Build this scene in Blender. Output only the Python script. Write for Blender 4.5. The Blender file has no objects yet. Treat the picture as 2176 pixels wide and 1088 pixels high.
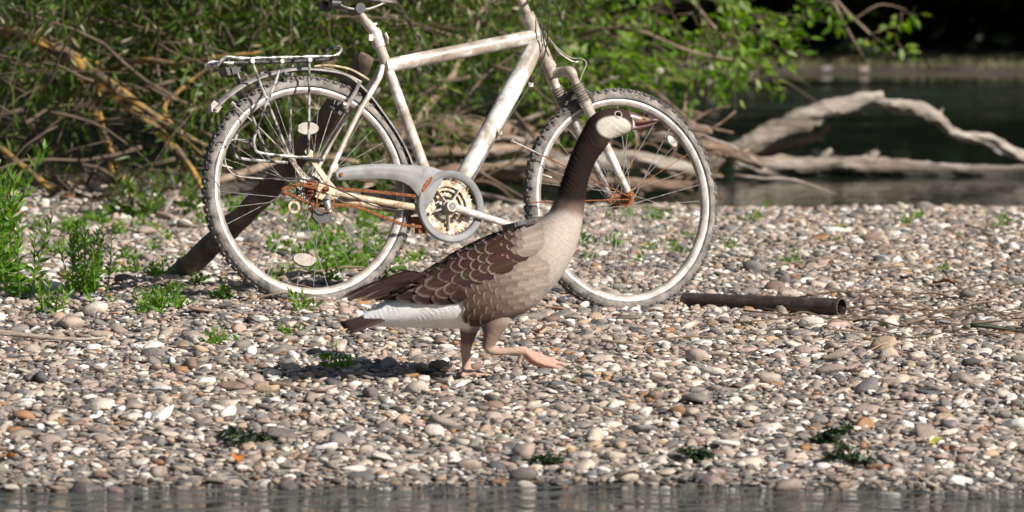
import bpy, math, random
import numpy as np
from mathutils import Vector, Matrix, noise
from mathutils.bvhtree import BVHTree
R = math.radians
rng = np.random.default_rng(11)
random.seed(5)
SC = bpy.context.scene
COL = SC.collection

# ---------------------------------------------------------------- camera, sky, sun, exposure
FPX, YH, HC = 13660.0, -440.0, 1.6          # focal length in photo pixels, horizon row, eye height
PITCH = math.atan((544 - YH) / FPX)
cam_d = bpy.data.cameras.new('camera')
cam = bpy.data.objects.new('camera', cam_d); COL.objects.link(cam)
cam.location = (0, 0, HC); cam.rotation_euler = (math.pi / 2 - PITCH, 0, 0)
cam_d.sensor_width = 36; cam_d.lens = 36 * FPX / 2176
cam_d.clip_start = .1; cam_d.clip_end = 3000
cam_d.dof.use_dof = True; cam_d.dof.focus_distance = 18.9; cam_d.dof.aperture_fstop = 5.6
SC.camera = cam
SUN_AZ, SUN_EL = 126, 34
w = bpy.data.worlds.new('World'); SC.world = w; w.use_nodes = True
nt = w.node_tree; nt.nodes.clear()
sky = nt.nodes.new('ShaderNodeTexSky'); sky.sky_type = 'NISHITA'; sky.sun_disc = False
sky.sun_elevation = R(SUN_EL); sky.sun_rotation = R(SUN_AZ)
bg = nt.nodes.new('ShaderNodeBackground'); bg.inputs[1].default_value = .05
wo = nt.nodes.new('ShaderNodeOutputWorld')
nt.links.new(sky.outputs[0], bg.inputs[0]); nt.links.new(bg.outputs[0], wo.inputs[0])
sl = bpy.data.lights.new('sun', 'SUN'); sl.energy = 5.0; sl.angle = R(.53); sl.color = (1, .945, .87)
so = bpy.data.objects.new('sun', sl); COL.objects.link(so)
sd = Vector((math.sin(R(SUN_AZ)) * math.cos(R(SUN_EL)), math.cos(R(SUN_AZ)) * math.cos(R(SUN_EL)), math.sin(R(SUN_EL))))
so.rotation_euler = sd.to_track_quat('Z', 'Y').to_euler(); so.location = (6, 4, 12)
SC.view_settings.view_transform = 'Standard'; SC.view_settings.look = 'None'
SC.view_settings.exposure = .45; SC.view_settings.gamma = 1; SC.view_settings.use_curve_mapping = False
SC.cycles.use_denoising = True
SC.cycles.max_bounces = 6; SC.cycles.transparent_max_bounces = 6
SC.cycles.caustics_reflective = False; SC.cycles.caustics_refractive = False

# ---------------------------------------------------------------- helpers
FW = Vector((0, math.cos(PITCH), -math.sin(PITCH))); UP = Vector((0, math.sin(PITCH), math.cos(PITCH))); RT = Vector((1, 0, 0))
CP = Vector((0, 0, HC))
def ray(px, py): return RT * ((px - 1088) / FPX) + UP * ((544 - py) / FPX) + FW
def P(px, py, Y):
    """survey helper: the place at distance Y that was measured at px, py"""
    d = ray(px, py); return CP + d * (Y / d.y)
def tag(o, label=None, cat=None, group=None, kind=None):
    for k, v in (('label', label), ('category', cat), ('group', group), ('kind', kind)):
        if v: o[k] = v
    return o
def empty(name, loc=(0, 0, 0), mw=None):
    o = bpy.data.objects.new(name, None); COL.objects.link(o); o.empty_display_size = .1
    if mw is not None: o.matrix_world = mw
    else: o.location = loc
    return o
def link(name, me, parent=None, loc=None):
    o = bpy.data.objects.new(name, me); COL.objects.link(o)
    if parent is not None: o.parent = parent
    if loc is not None: o.location = loc
    return o
def frames(pts):
    pts = [Vector(p) for p in pts]; n = len(pts); out = []
    t0 = (pts[1] - pts[0]).normalized()
    a = Vector((0, 0, 1)) if abs(t0.z) < .9 else Vector((1, 0, 0))
    nrm = (a - t0 * a.dot(t0)).normalized()
    for i in range(n):
        t = (pts[min(i + 1, n - 1)] - pts[max(i - 1, 0)])
        t = t.normalized() if t.length > 1e-9 else t0
        nrm = (nrm - t * nrm.dot(t))
        nrm = nrm.normalized() if nrm.length > 1e-6 else t.orthogonal().normalized()
        out.append((pts[i], nrm, t.cross(nrm), t))
    return out
def smooth(pts, k=4, closed=False):
    """Catmull-Rom through points (tuples of any width)"""
    p = np.array([list(q) for q in pts], float); n = len(p); out = []
    rngi = range(n if closed else n - 1)
    for i in rngi:
        g = (lambda j: p[j % n]) if closed else (lambda j: p[min(max(j, 0), n - 1)])
        a, b, c, d = g(i - 1), g(i), g(i + 1), g(i + 2)
        for s in range(k):
            t = s / k
            out.append(.5 * (2 * b + (c - a) * t + (2 * a - 5 * b + 4 * c - d) * t * t + (3 * b - a - 3 * c + d) * t ** 3))
    if not closed: out.append(p[-1])
    return np.array(out)
class MB:
    def __init__(s): s.v = []; s.f = []; s.c = []
    def add(s, verts, faces, col=None):
        b = len(s.v); s.v += [tuple(q) for q in verts]; s.f += [tuple(i + b for i in q) for q in faces]
        s.c += [col if col else (1, 1, 1)] * len(verts); return s
    def tube(s, pts, r, seg=8, flat=1.0, wob=0, col=None):
        fr = frames(pts); n = len(fr); rr = r if hasattr(r, '__len__') else [r] * n
        vs = []; fs = []
        for i, (c, a, b, t) in enumerate(fr):
            for k in range(seg):
                th = 2 * math.pi * k / seg; q = rr[i]
                if wob: q *= 1 + wob * noise.noise(Vector((c.x * 9 + math.cos(th) * 1.3, c.y * 9 + math.sin(th) * 1.3, c.z * 9))) + wob * .6 * noise.noise(Vector((c.x * 30 + math.cos(th) * 2.6, c.y * 30 + math.sin(th) * 2.6, c.z * 30)))
                vs.append(c + a * (math.cos(th) * q * flat) + b * (math.sin(th) * q))
        for i in range(n - 1):
            for k in range(seg):
                k2 = (k + 1) % seg; fs.append((i * seg + k, i * seg + k2, (i + 1) * seg + k2, (i + 1) * seg + k))
        vs.append(fr[0][0]); vs.append(fr[-1][0]); m = len(vs)
        for k in range(seg):
            fs.append((m - 2, (k + 1) % seg, k)); fs.append((m - 1, (n - 1) * seg + k, (n - 1) * seg + (k + 1) % seg))
        return s.add(vs, fs, col)
    def box(s, c, h, ax=None):
        c = Vector(c); ax = ax or (Vector((1, 0, 0)), Vector((0, 1, 0)), Vector((0, 0, 1)))
        vs = [c + ax[0] * (h[0] * i) + ax[1] * (h[1] * j) + ax[2] * (h[2] * k) for i in (-1, 1) for j in (-1, 1) for k in (-1, 1)]
        return s.add(vs, [(0, 1, 3, 2), (4, 6, 7, 5), (0, 4, 5, 1), (2, 3, 7, 6), (0, 2, 6, 4), (1, 5, 7, 3)])
    def ring(s, prof, n=96, c=(0, 0, 0), ax=None, closed=True):
        """revolve profile (radius, lateral) round axis ax[1] through c"""
        c = Vector(c); ax = ax or (Vector((1, 0, 0)), Vector((0, 1, 0)), Vector((0, 0, 1))); m = len(prof)
        vs = []; fs = []
        for i in range(n):
            th = 2 * math.pi * i / n; d = ax[0] * math.cos(th) + ax[2] * math.sin(th)
            vs += [c + d * r_ + ax[1] * l_ for r_, l_ in prof]
        for i in range(n):
            i2 = (i + 1) % n
            for k in range(m if closed else m - 1):
                k2 = (k + 1) % m; fs.append((i * m + k, i * m + k2, i2 * m + k2, i2 * m + k))
        return s.add(vs, fs)
    def plate(s, poly, axn, th):
        """extrude polygon (3D points) along axn by th both ways"""
        n = len(poly); axn = Vector(axn); vs = [Vector(q) - axn * th for q in poly] + [Vector(q) + axn * th for q in poly]
        fs = [tuple(range(n - 1, -1, -1)), tuple(range(n, 2 * n))] + [(i, (i + 1) % n, n + (i + 1) % n, n + i) for i in range(n)]
        return s.add(vs, fs)
    def mesh(s, name, mat, sm=True, org=None, col=False):
        me = bpy.data.meshes.new(name); v = np.array(s.v, float).reshape(-1, 3)
        if org is not None: v = v - np.array(org)
        me.from_pydata(v.tolist(), [], s.f); me.materials.append(mat)
        me.polygons.foreach_set('use_smooth', [sm] * len(me.polygons))
        if col:
            at = me.color_attributes.new('Col', 'FLOAT_COLOR', 'POINT')
            at.data.foreach_set('color', np.c_[np.array(s.c, float), np.ones(len(s.v))].astype(np.float32).ravel())
        me.update(); return me
    def build(s, name, mat, parent=None, sm=True, org=None, col=False, auto=True):
        me = s.mesh(name, mat, sm, org, col)
        o = link(name, me, parent, org if parent is None and org is not None else None)
        if sm and auto: me.set_sharp_from_angle(angle=R(42))
        return o
def fastmesh(name, verts, faces4, mat, attr=None, sm=False):
    """numpy mesh with n-gons of one size"""
    me = bpy.data.meshes.new(name); v = np.asarray(verts, np.float32); f = np.asarray(faces4, np.int32); k = f.shape[1]
    me.vertices.add(len(v)); me.vertices.foreach_set('co', v.ravel())
    me.loops.add(f.size); me.loops.foreach_set('vertex_index', f.ravel())
    me.polygons.add(len(f)); me.polygons.foreach_set('loop_start', np.arange(0, f.size, k, dtype=np.int32))
    me.polygons.foreach_set('loop_total', np.full(len(f), k, np.int32))
    if sm: me.polygons.foreach_set('use_smooth', np.ones(len(f), bool))
    me.materials.append(mat)
    if attr is not None:
        at = me.attributes.new('rnd', 'FLOAT', 'POINT'); at.data.foreach_set('value', np.asarray(attr, np.float32))
    me.update(calc_edges=True); me.validate(); return me

# ---------------------------------------------------------------- materials
def new_mat(name):
    m = bpy.data.materials.new(name); m.use_nodes = True; n = m.node_tree; n.nodes.clear()
    out = n.nodes.new('ShaderNodeOutputMaterial'); b = n.nodes.new('ShaderNodeBsdfPrincipled')
    n.links.new(b.outputs[0], out.inputs[0]); return m, n, b, out
def ramp(n, fac, stops, interp='LINEAR'):
    r = n.nodes.new('ShaderNodeValToRGB'); r.color_ramp.interpolation = interp
    e = r.color_ramp.elements
    while len(e) < len(stops): e.new(.5)
    for el, (p, c) in zip(e, stops): el.position = p; el.color = (*c, 1)
    n.links.new(fac, r.inputs[0]); return r
def coord(n, obj=True):
    t = n.nodes.new('ShaderNodeTexCoord'); return t.outputs['Object']
def noise_n(n, co, scale, det=5, rough=.6, dist=0):
    t = n.nodes.new('ShaderNodeTexNoise'); t.inputs['Scale'].default_value = scale; t.inputs['Detail'].default_value = det
    t.inputs['Roughness'].default_value = rough; t.inputs['Distortion'].default_value = dist
    n.links.new(co, t.inputs['Vector']); return t.outputs[0]
def bump(n, b, h, strength, dist):
    q = n.nodes.new('ShaderNodeBump'); q.inputs['Strength'].default_value = strength; q.inputs['Distance'].default_value = dist
    n.links.new(h, q.inputs['Height']); n.links.new(q.outputs[0], b.inputs['Normal'])
def spot(name, stops, scale=30, rough=.6, metal=0, bs=.3, bd=.002, det=6, stretch=None, bscale=None, dist=0):
    """noise driven weathered surface"""
    m, n, b, o = new_mat(name); co = coord(n)
    if stretch:
        mp = n.nodes.new('ShaderNodeMapping'); mp.inputs['Scale'].default_value = stretch; n.links.new(co, mp.inputs[0]); co = mp.outputs[0]
    f = noise_n(n, co, scale, det, .65, dist); r = ramp(n, f, stops); n.links.new(r.outputs[0], b.inputs['Base Color'])
    b.inputs['Roughness'].default_value = rough; b.inputs['Metallic'].default_value = metal
    if bs: bump(n, b, noise_n(n, co, bscale or scale * 3, 5, .7), bs, bd)
    return m
M = {}
M['paint'] = spot('chipped_white_paint', [(.30, (.16, .11, .08)), (.40, (.32, .26, .21)), (.49, (.43, .37, .31)), (.535, (.56, .50, .45)), (.56, (.74, .71, .68)), (.68, (.78, .76, .73)), (.72, (.50, .44, .39))], 8, .38, 0, .3, .0015, 14, (1, 1, 1), 70, .5)
M['bone'] = spot('yellowed_paint', [(.36, (.20, .075, .025)), (.46, (.43, .33, .21)), (.60, (.60, .51, .38))], 38, .5)
M['rust'] = spot('rust', [(.30, (.07, .022, .01)), (.5, (.23, .075, .025)), (.68, (.40, .16, .06))], 120, .85, 0, .7, .002)
M['rubber'] = spot('muddy_rubber', [(.30, (.05, .046, .044)), (.44, (.15, .135, .12)), (.58, (.26, .23, .205)), (.72, (.35, .315, .28))], 22, .9, 0, .4, .002)
M['knob'] = spot('tread_rubber', [(.35, (.045, .043, .042)), (.55, (.13, .12, .11)), (.7, (.30, .265, .235))], 26, .85)
M['rim'] = spot('dirty_aluminium_rim', [(.34, (.19, .16, .135)), (.47, (.30, .26, .225)), (.60, (.41, .365, .325)), (.72, (.52, .48, .44))], 20, .5, .1, .15, .001)
M['track'] = spot('bright_brake_track', [(.36, (.42, .37, .33)), (.46, (.74, .72, .70)), (.6, (.88, .87, .86))], 26, .3, .3, .1, .0006)
M['steel'] = spot('dull_steel', [(.35, (.20, .17, .145)), (.5, (.38, .35, .32)), (.65, (.55, .52, .49))], 60, .4, .5, .1, .001)
M['chrome'] = spot('worn_rack_tube', [(.40, (.03, .03, .03)), (.47, (.20, .18, .165)), (.55, (.60, .57, .55)), (.7, (.45, .42, .39))], 30, .3, .3, .1, .001)
M['black'] = spot('black_metal', [(.4, (.015, .015, .015)), (.6, (.05, .047, .045)), (.75, (.22, .19, .165))], 40, .5)
M['plastic'] = spot('grey_plastic_guard', [(.30, (.10, .09, .08)), (.44, (.175, .172, .17)), (.58, (.22, .218, .215)), (.70, (.29, .24, .19))], 15, .55, 0, .2, .001)
M['fender'] = spot('muddy_mudguard', [(.36, (.11, .10, .098)), (.5, (.235, .215, .20)), (.65, (.34, .31, .28))], 24, .55)
M['reflector'] = spot('mud_coated_reflector', [(.35, (.26, .205, .165)), (.6, (.42, .37, .32))], 60, .5)
M['boot'] = spot('rubber_boot', [(.4, (.16, .135, .115)), (.6, (.36, .31, .27))], 50, .8)
M['saddle'] = spot('old_saddle', [(.4, (.06, .05, .045)), (.65, (.24, .2, .17))], 40, .75)
M['ring'] = spot('chainring_alloy', [(.36, (.16, .065, .025)), (.47, (.40, .30, .20)), (.58, (.62, .55, .44)), (.7, (.72, .66, .57))], 60, .5, .1)
M['wood_pale'] = spot('bleached_driftwood', [(.30, (.10, .075, .06)), (.43, (.27, .215, .175)), (.55, (.42, .355, .30)), (.66, (.56, .50, .45)), (.74, (.34, .28, .235))], 7, .85, 0, 1, .012, 9, (.5, 1, 2.6), 26, .6)
def underside_shade(m):
    # shade of the driftwood's underside, painted into its colour near the water line
    n = m.node_tree; b = next(q for q in n.nodes if q.type == 'BSDF_PRINCIPLED'); src = b.inputs['Base Color'].links[0].from_socket
    geo = n.nodes.new('ShaderNodeNewGeometry'); sp = n.nodes.new('ShaderNodeSeparateXYZ'); n.links.new(geo.outputs['Position'], sp.inputs[0])
    ad = n.nodes.new('ShaderNodeMath'); ad.operation = 'MULTIPLY_ADD'; ad.inputs[1].default_value = .04; n.links.new(noise_n(n, coord(n), 6, 4), ad.inputs[0]); n.links.new(sp.outputs[2], ad.inputs[2])
    mr = n.nodes.new('ShaderNodeMapRange'); mr.inputs[1].default_value = -.08; mr.inputs[2].default_value = -.045; mr.inputs[3].default_value = .16; n.links.new(ad.outputs[0], mr.inputs[0])
    sc = n.nodes.new('ShaderNodeVectorMath'); sc.operation = 'SCALE'; n.links.new(src, sc.inputs[0]); n.links.new(mr.outputs[0], sc.inputs['Scale']); n.links.new(sc.outputs[0], b.inputs['Base Color']); return m
underside_shade(M['wood_pale'])
M['wood_brown'] = spot('brown_driftwood', [(.3, (.10, .062, .042)), (.5, (.22, .145, .10)), (.7, (.38, .29, .225))], 9, .88, 0, .8, .005, 7, (.6, 1, 2.5), 40)
M['wood_dark'] = spot('wet_dark_log', [(.3, (.045, .03, .022)), (.5, (.10, .068, .048)), (.7, (.19, .14, .105))], 9, .8, 0, .9, .006, 7, (1, 1, 1), 45)
M['twig'] = spot('dry_twig', [(.3, (.13, .085, .055)), (.6, (.30, .22, .155)), (.75, (.42, .33, .25))], 12, .9)
M['bush_twig'] = spot('bush_twig', [(.3, (.06, .042, .028)), (.55, (.11, .08, .053)), (.75, (.21, .155, .105))], 9, .9)
M['lichen'] = spot('lichen_bark', [(.40, (.075, .052, .036)), (.47, (.15, .11, .06)), (.55, (.33, .19, .045)), (.68, (.46, .28, .07))], 16, .9, 0, .8, .006, 7)
M['pipe'] = spot('rusty_pipe', [(.3, (.022, .017, .014)), (.5, (.05, .036, .029)), (.7, (.13, .098, .078))], 14, .75, 0, .9, .006, 7, (1, 1, 3))
def leaf_mat(name, stops, trans=.45):
    m, n, b, out = new_mat(name)
    a = n.nodes.new('ShaderNodeAttribute'); a.attribute_name = 'rnd'
    oi = n.nodes.new('ShaderNodeObjectInfo')
    ad = n.nodes.new('ShaderNodeMath'); ad.operation = 'ADD'; n.links.new(a.outputs['Fac'], ad.inputs[0]); n.links.new(oi.outputs['Random'], ad.inputs[1])
    fr = n.nodes.new('ShaderNodeMath'); fr.operation = 'FRACT'; n.links.new(ad.outputs[0], fr.inputs[0])
    r = ramp(n, fr.outputs[0], stops); n.links.new(r.outputs[0], b.inputs['Base Color']); b.inputs['Roughness'].default_value = .45
    t = n.nodes.new('ShaderNodeBsdfTranslucent'); hs = n.nodes.new('ShaderNodeHueSaturation')
    hs.inputs['Saturation'].default_value = 1.15; hs.inputs['Value'].default_value = 1.5; n.links.new(r.outputs[0], hs.inputs['Color']); n.links.new(hs.outputs[0], t.inputs[0])
    mx = n.nodes.new('ShaderNodeMixShader'); mx.inputs[0].default_value = trans
    n.links.new(b.outputs[0], mx.inputs[1]); n.links.new(t.outputs[0], mx.inputs[2]); n.links.new(mx.outputs[0], out.inputs[0]); return m
M['leaf_willow'] = leaf_mat('willow_leaf', [(0, (.036, .085, .009)), (.45, (.075, .14, .017)), (.82, (.135, .19, .03)), (.90, (.20, .20, .06)), (.95, (.40, .33, .21)), (1, (.58, .52, .41))])
M['leaf_bright'] = leaf_mat('spring_leaf', [(0, (.09, .19, .018)), (.5, (.16, .29, .03)), (.9, (.26, .38, .05)), (1, (.36, .39, .12))], .5)
M['leaf_weed'] = leaf_mat('weed_leaf', [(0, (.085, .19, .02)), (.5, (.14, .27, .03)), (1, (.20, .33, .05))], .45)
M['leaf_far'] = leaf_mat('forest_leaf', [(0, (.018, .035, .010)), (.6, (.03, .055, .015)), (1, (.045, .075, .02))], .25)
M['bark_far'] = spot('forest_bark', [(.35, (.03, .024, .018)), (.65, (.08, .065, .05))], 6, .95)
M['algae'] = leaf_mat('dried_waterweed', [(0, (.012, .022, .010)), (.8, (.03, .05, .018)), (1, (.09, .14, .03))], .1)
def pebble_mat():
    m, n, b, o = new_mat('river_pebble'); oi = n.nodes.new('ShaderNodeObjectInfo')
    st = [(0, (.31, .25, .205)), (.12, (.43, .35, .285)), (.22, (.235, .205, .18)), (.34, (.55, .46, .375)), (.44, (.155, .13, .115)), (.51, (.35, .27, .225)),
          (.59, (.64, .565, .49)), (.69, (.21, .195, .19)), (.74, (.44, .32, .22)), (.79, (.25, .17, .13)), (.84, (.10, .096, .097)), (.88, (.78, .735, .68)), (.95, (.33, .18, .09)), (.97, (.42, .30, .26))]
    r = ramp(n, oi.outputs['Random'], st, 'CONSTANT'); co = coord(n)
    ad = n.nodes.new('ShaderNodeVectorMath'); ad.operation = 'ADD'
    mu = n.nodes.new('ShaderNodeMath'); mu.operation = 'MULTIPLY'; mu.inputs[1].default_value = 91; n.links.new(oi.outputs['Random'], mu.inputs[0])
    n.links.new(co, ad.inputs[0]); n.links.new(mu.outputs[0], ad.inputs[1])
    f = noise_n(n, ad.outputs[0], 1.6, 6, .7); f2 = noise_n(n, ad.outputs[0], 9, 3, .7)
    rr = ramp(n, f, [(.3, (.66, .64, .62)), (.5, (1, 1, 1)), (.72, (1.22, 1.18, 1.1))])
    mx = n.nodes.new('ShaderNodeMix'); mx.data_type = 'RGBA'; mx.blend_type = 'MULTIPLY'; mx.inputs[0].default_value = 1
    n.links.new(r.outputs[0], mx.inputs[6]); n.links.new(rr.outputs[0], mx.inputs[7])
    # stones that lie under or right at the water line are wet: darker and glossier
    geo = n.nodes.new('ShaderNodeNewGeometry'); sp = n.nodes.new('ShaderNodeSeparateXYZ'); n.links.new(geo.outputs['Position'], sp.inputs[0])
    mr = n.nodes.new('ShaderNodeMapRange'); mr.inputs[1].default_value = -.118; mr.inputs[2].default_value = -.098; mr.inputs[3].default_value = .5; mr.inputs[4].default_value = 1
    n.links.new(sp.outputs[2], mr.inputs[0])
    m2 = n.nodes.new('ShaderNodeVectorMath'); m2.operation = 'SCALE'; n.links.new(mx.outputs[2], m2.inputs[0]); n.links.new(mr.outputs[0], m2.inputs['Scale'])
    n.links.new(m2.outputs[0], b.inputs['Base Color'])
    m3 = n.nodes.new('ShaderNodeMapRange'); m3.inputs[1].default_value = .5; m3.inputs[2].default_value = 1; m3.inputs[3].default_value = .25; m3.inputs[4].default_value = .72
    n.links.new(mr.outputs[0], m3.inputs[0]); n.links.new(m3.outputs[0], b.inputs['Roughness'])
    bump(n, b, f2, .35, .05); return m
M['pebble'] = pebble_mat()

# ---------------------------------------------------------------- terrain
WL = -.12
def sst(a, b, x): t = np.clip((x - a) / (b - a), 0, 1); return t * t * (3 - 2 * t)
def lerp(xs, ys, x): return np.interp(x, xs, ys)
def ground_z(x, y):
    x = np.asarray(x, float); y = np.asarray(y, float)
    ysh = 15.92 + .05 * np.sin(x * 2.3 + 1) + .03 * np.sin(x * 5.1) - .03 * x
    near = np.where(y < 6, lerp([0, 2.5, 6], [.15, -.1, -.6], y), lerp([6, 13, 14.6], [-.6, -.45, -.22], y))
    bar = lerp([-1.2, 0, 1.55, 3.4, 5.0, 7.5, 9.0, 10.0, 10.8, 13, 16.5], [-.24, -.122, -.025, .015, .01, 0, -.03, -.075, -.135, -.4, -.6], y - ysh)
    # the bar is a little higher under the rear wheel than under the front one
    bar = bar + (.045 * np.exp(-((x + .75) / .62) ** 2) - .035 * sst(-.1, .5, x)) * np.exp(-((y - 19.9) / 1.4) ** 2)
    z = np.where(y < ysh - 1.15, near, bar)
    bank = lerp([21, 23.2, 24.6, 27, 60], [-.2, .03, .10, .18, .5], y)       # bush bank on the left
    k = sst(-.35, -1.5, x) * sst(21.5, 23.5, y)
    z = z * (1 - k) + np.maximum(bank, z) * k
    far = lerp([36, 38.6, 39.3, 39.9, 41.5, 46, 60, 90, 200, 700], [-.6, -.2, -.12, -.085, -.075, .12, 2.2, 7, 14, 20], y + .15 * np.sin(x * .9) + .1 * np.sin(x * 2.7))
    z = np.where(y > 36, np.maximum(far, z), z)
    return z + .010 * np.sin(x * 4.1 + y * 2.2) * np.sin(y * 3.3 - x * 1.7) * ((y > 16.4) & (y < 26))
def axis(parts): return np.unique(np.concatenate([np.arange(a, b, s) for a, b, s in parts]))
gx = axis([(-700, -60, 80), (-60, -10, 4), (-10, -4, .5), (-4, 4, .08), (4, 10, .5), (10, 60, 4), (60, 701, 80)])
gy = axis([(-600, -20, 80), (-20, 0, 2), (0, 14.5, .5), (14.5, 28, .08), (28, 38, .3), (38, 46, .15), (46, 100, 2), (100, 801, 50)])
X, Y = np.meshgrid(gx, gy); Z = ground_z(X, Y)
nx, ny = len(gx), len(gy); idx = np.arange(nx * ny).reshape(ny, nx)
F = np.stack([idx[:-1, :-1], idx[:-1, 1:], idx[1:, 1:], idx[1:, :-1]], -1).reshape(-1, 4)
def ground_mat():
    m, n, b, o = new_mat('gravel_and_soil'); co = coord(n)
    v = n.nodes.new('ShaderNodeTexVoronoi'); v.inputs['Scale'].default_value = 34; n.links.new(co, v.inputs['Vector'])
    sp = n.nodes.new('ShaderNodeSeparateXYZ'); n.links.new(co, sp.inputs[0])
    sc = n.nodes.new('ShaderNodeSeparateColor'); n.links.new(v.outputs['Color'], sc.inputs[0])
    peb = ramp(n, sc.outputs[0], [(0, (.17, .15, .13)), (.3, (.28, .245, .21)), (.6, (.38, .33, .28)), (.85, (.20, .19, .18)), (1, (.5, .45, .4))])
    soil = ramp(n, noise_n(n, co, 3, 6), [(.35, (.035, .028, .02)), (.65, (.075, .06, .042))])
    # gravel bar between the two waters, soil and leaf mould elsewhere
    a = ramp(n, sp.outputs[1], [(0, (0, 0, 0)), (1, (1, 1, 1))]); a.color_ramp.elements[0].position = 0
    mr = n.nodes.new('ShaderNodeMapRange'); mr.inputs[1].default_value = 30; mr.inputs[2].default_value = 34; n.links.new(sp.outputs[1], mr.inputs[0])
    mx = n.nodes.new('ShaderNodeMapRange'); mx.inputs[1].default_value = -.6; mx.inputs[2].default_value = -1.6; n.links.new(sp.outputs[0], mx.inputs[0])
    my = n.nodes.new('ShaderNodeMapRange'); my.inputs[1].default_value = 23.4; my.inputs[2].default_value = 24.2; n.links.new(sp.outputs[1], my.inputs[0])
    mu = n.nodes.new('ShaderNodeMath'); mu.operation = 'MULTIPLY'; n.links.new(mx.outputs[0], mu.inputs[0]); n.links.new(my.outputs[0], mu.inputs[1])
    mm = n.nodes.new('ShaderNodeMath'); mm.operation = 'MAXIMUM'; n.links.new(mu.outputs[0], mm.inputs[0]); n.links.new(mr.outputs[0], mm.inputs[1])
    q = n.nodes.new('ShaderNodeMix'); q.data_type = 'RGBA'; n.links.new(mm.outputs[0], q.inputs[0]); n.links.new(peb.outputs[0], q.inputs[6]); n.links.new(soil.outputs[0], q.inputs[7])
    n.links.new(q.outputs[2], b.inputs['Base Color']); b.inputs['Roughness'].default_value = .9
    bump(n, b, v.outputs['Distance'], .8, -.012); return m
ground = link('ground', fastmesh('ground', np.c_[X.ravel(), Y.ravel(), Z.ravel()], F, ground_mat(), sm=True))
tag(ground, 'gravel bar and dark soil banks of the river', 'ground', kind='structure')
def water_mat():
    m, n, b, o = new_mat('river_water'); co = coord(n)
    sp0 = n.nodes.new('ShaderNodeSeparateXYZ'); n.links.new(co, sp0.inputs[0]); mr0 = n.nodes.new('ShaderNodeMapRange'); mr0.inputs[1].default_value = 17; mr0.inputs[2].default_value = 24; n.links.new(sp0.outputs[1], mr0.inputs[0])
    rw = ramp(n, mr0.outputs[0], [(0, (.085, .085, .078)), (1, (.016, .024, .016))]); n.links.new(rw.outputs[0], b.inputs['Base Color']); b.inputs['Roughness'].default_value = .04; b.inputs['IOR'].default_value = 1.333
    mp = n.nodes.new('ShaderNodeMapping'); mp.inputs['Scale'].default_value = (.55, 1.0, 1); n.links.new(co, mp.inputs[0])
    f1 = noise_n(n, mp.outputs[0], 9, 3, .5)
    mp2 = n.nodes.new('ShaderNodeMapping'); mp2.inputs['Scale'].default_value = (.30, 1.0, 1); n.links.new(co, mp2.inputs[0])
    gust = noise_n(n, mp2.outputs[0], 2.6, 3, .55)
    # a breeze ruffles the far channel and the open river on this side; the water behind the bar lies still
    sp = n.nodes.new('ShaderNodeSeparateXYZ'); n.links.new(co, sp.inputs[0])
    a = n.nodes.new('ShaderNodeFloatCurve'); c = a.mapping.curves[0]
    pts = [(0, 1), (.33, 1), (.36, 1), (.40, .035), (.58, .03), (.64, .03), (.69, .05), (.705, .9), (.74, .9), (.755, .02), (1, .02)]
    c.points[0].location = pts[0]; c.points[1].location = pts[-1]
    for q in pts[1:-1]: c.points.new(*q)
    for q in c.points: q.handle_type = 'VECTOR'
    a.mapping.update()
    d = n.nodes.new('ShaderNodeMath'); d.operation = 'DIVIDE'; d.inputs[1].default_value = 50; n.links.new(sp.outputs[1], d.inputs[0]); n.links.new(d.outputs[0], a.inputs['Value'])
    g = n.nodes.new('ShaderNodeMapRange'); g.inputs[1].default_value = .50; g.inputs[2].default_value = .58; g.inputs[3].default_value = .06; n.links.new(gust, g.inputs[0])
    nr_ = n.nodes.new('ShaderNodeMath'); nr_.operation = 'LESS_THAN'; nr_.inputs[1].default_value = 31; n.links.new(sp.outputs[1], nr_.inputs[0]); gm_ = n.nodes.new('ShaderNodeMath'); gm_.operation = 'MAXIMUM'; n.links.new(g.outputs[0], gm_.inputs[0]); n.links.new(nr_.outputs[0], gm_.inputs[1])
    k = n.nodes.new('ShaderNodeMath'); k.operation = 'MULTIPLY'; n.links.new(a.outputs[0], k.inputs[0]); n.links.new(gm_.outputs[0], k.inputs[1])
    q = n.nodes.new('ShaderNodeBump'); q.inputs['Distance'].default_value = .16; n.links.new(k.outputs[0], q.inputs['Strength']); n.links.new(f1, q.inputs['Height']); n.links.new(q.outputs[0], b.inputs['Normal'])
    ro = n.nodes.new('ShaderNodeMapRange'); ro.inputs[2].default_value = .9; ro.inputs[3].default_value = .04; ro.inputs[4].default_value = .45; fm_ = n.nodes.new('ShaderNodeMath'); fm_.operation = 'GREATER_THAN'; fm_.inputs[1].default_value = 31; n.links.new(sp.outputs[1], fm_.inputs[0]); fk = n.nodes.new('ShaderNodeMath'); fk.operation = 'MULTIPLY'; n.links.new(k.outputs[0], fk.inputs[0]); n.links.new(fm_.outputs[0], fk.inputs[1]); n.links.new(fk.outputs[0], ro.inputs[0]); n.links.new(ro.outputs[0], b.inputs['Roughness'])
    return m
wm = bpy.data.meshes.new('water'); wm.from_pydata([(-300, -25, WL), (300, -25, WL), (300, 47, WL), (-300, 47, WL)], [], [(0, 1, 2, 3)]); wm.materials.append(water_mat())
tag(link('water', wm), 'dark still river water around the gravel bar', 'water', kind='structure')

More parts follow.
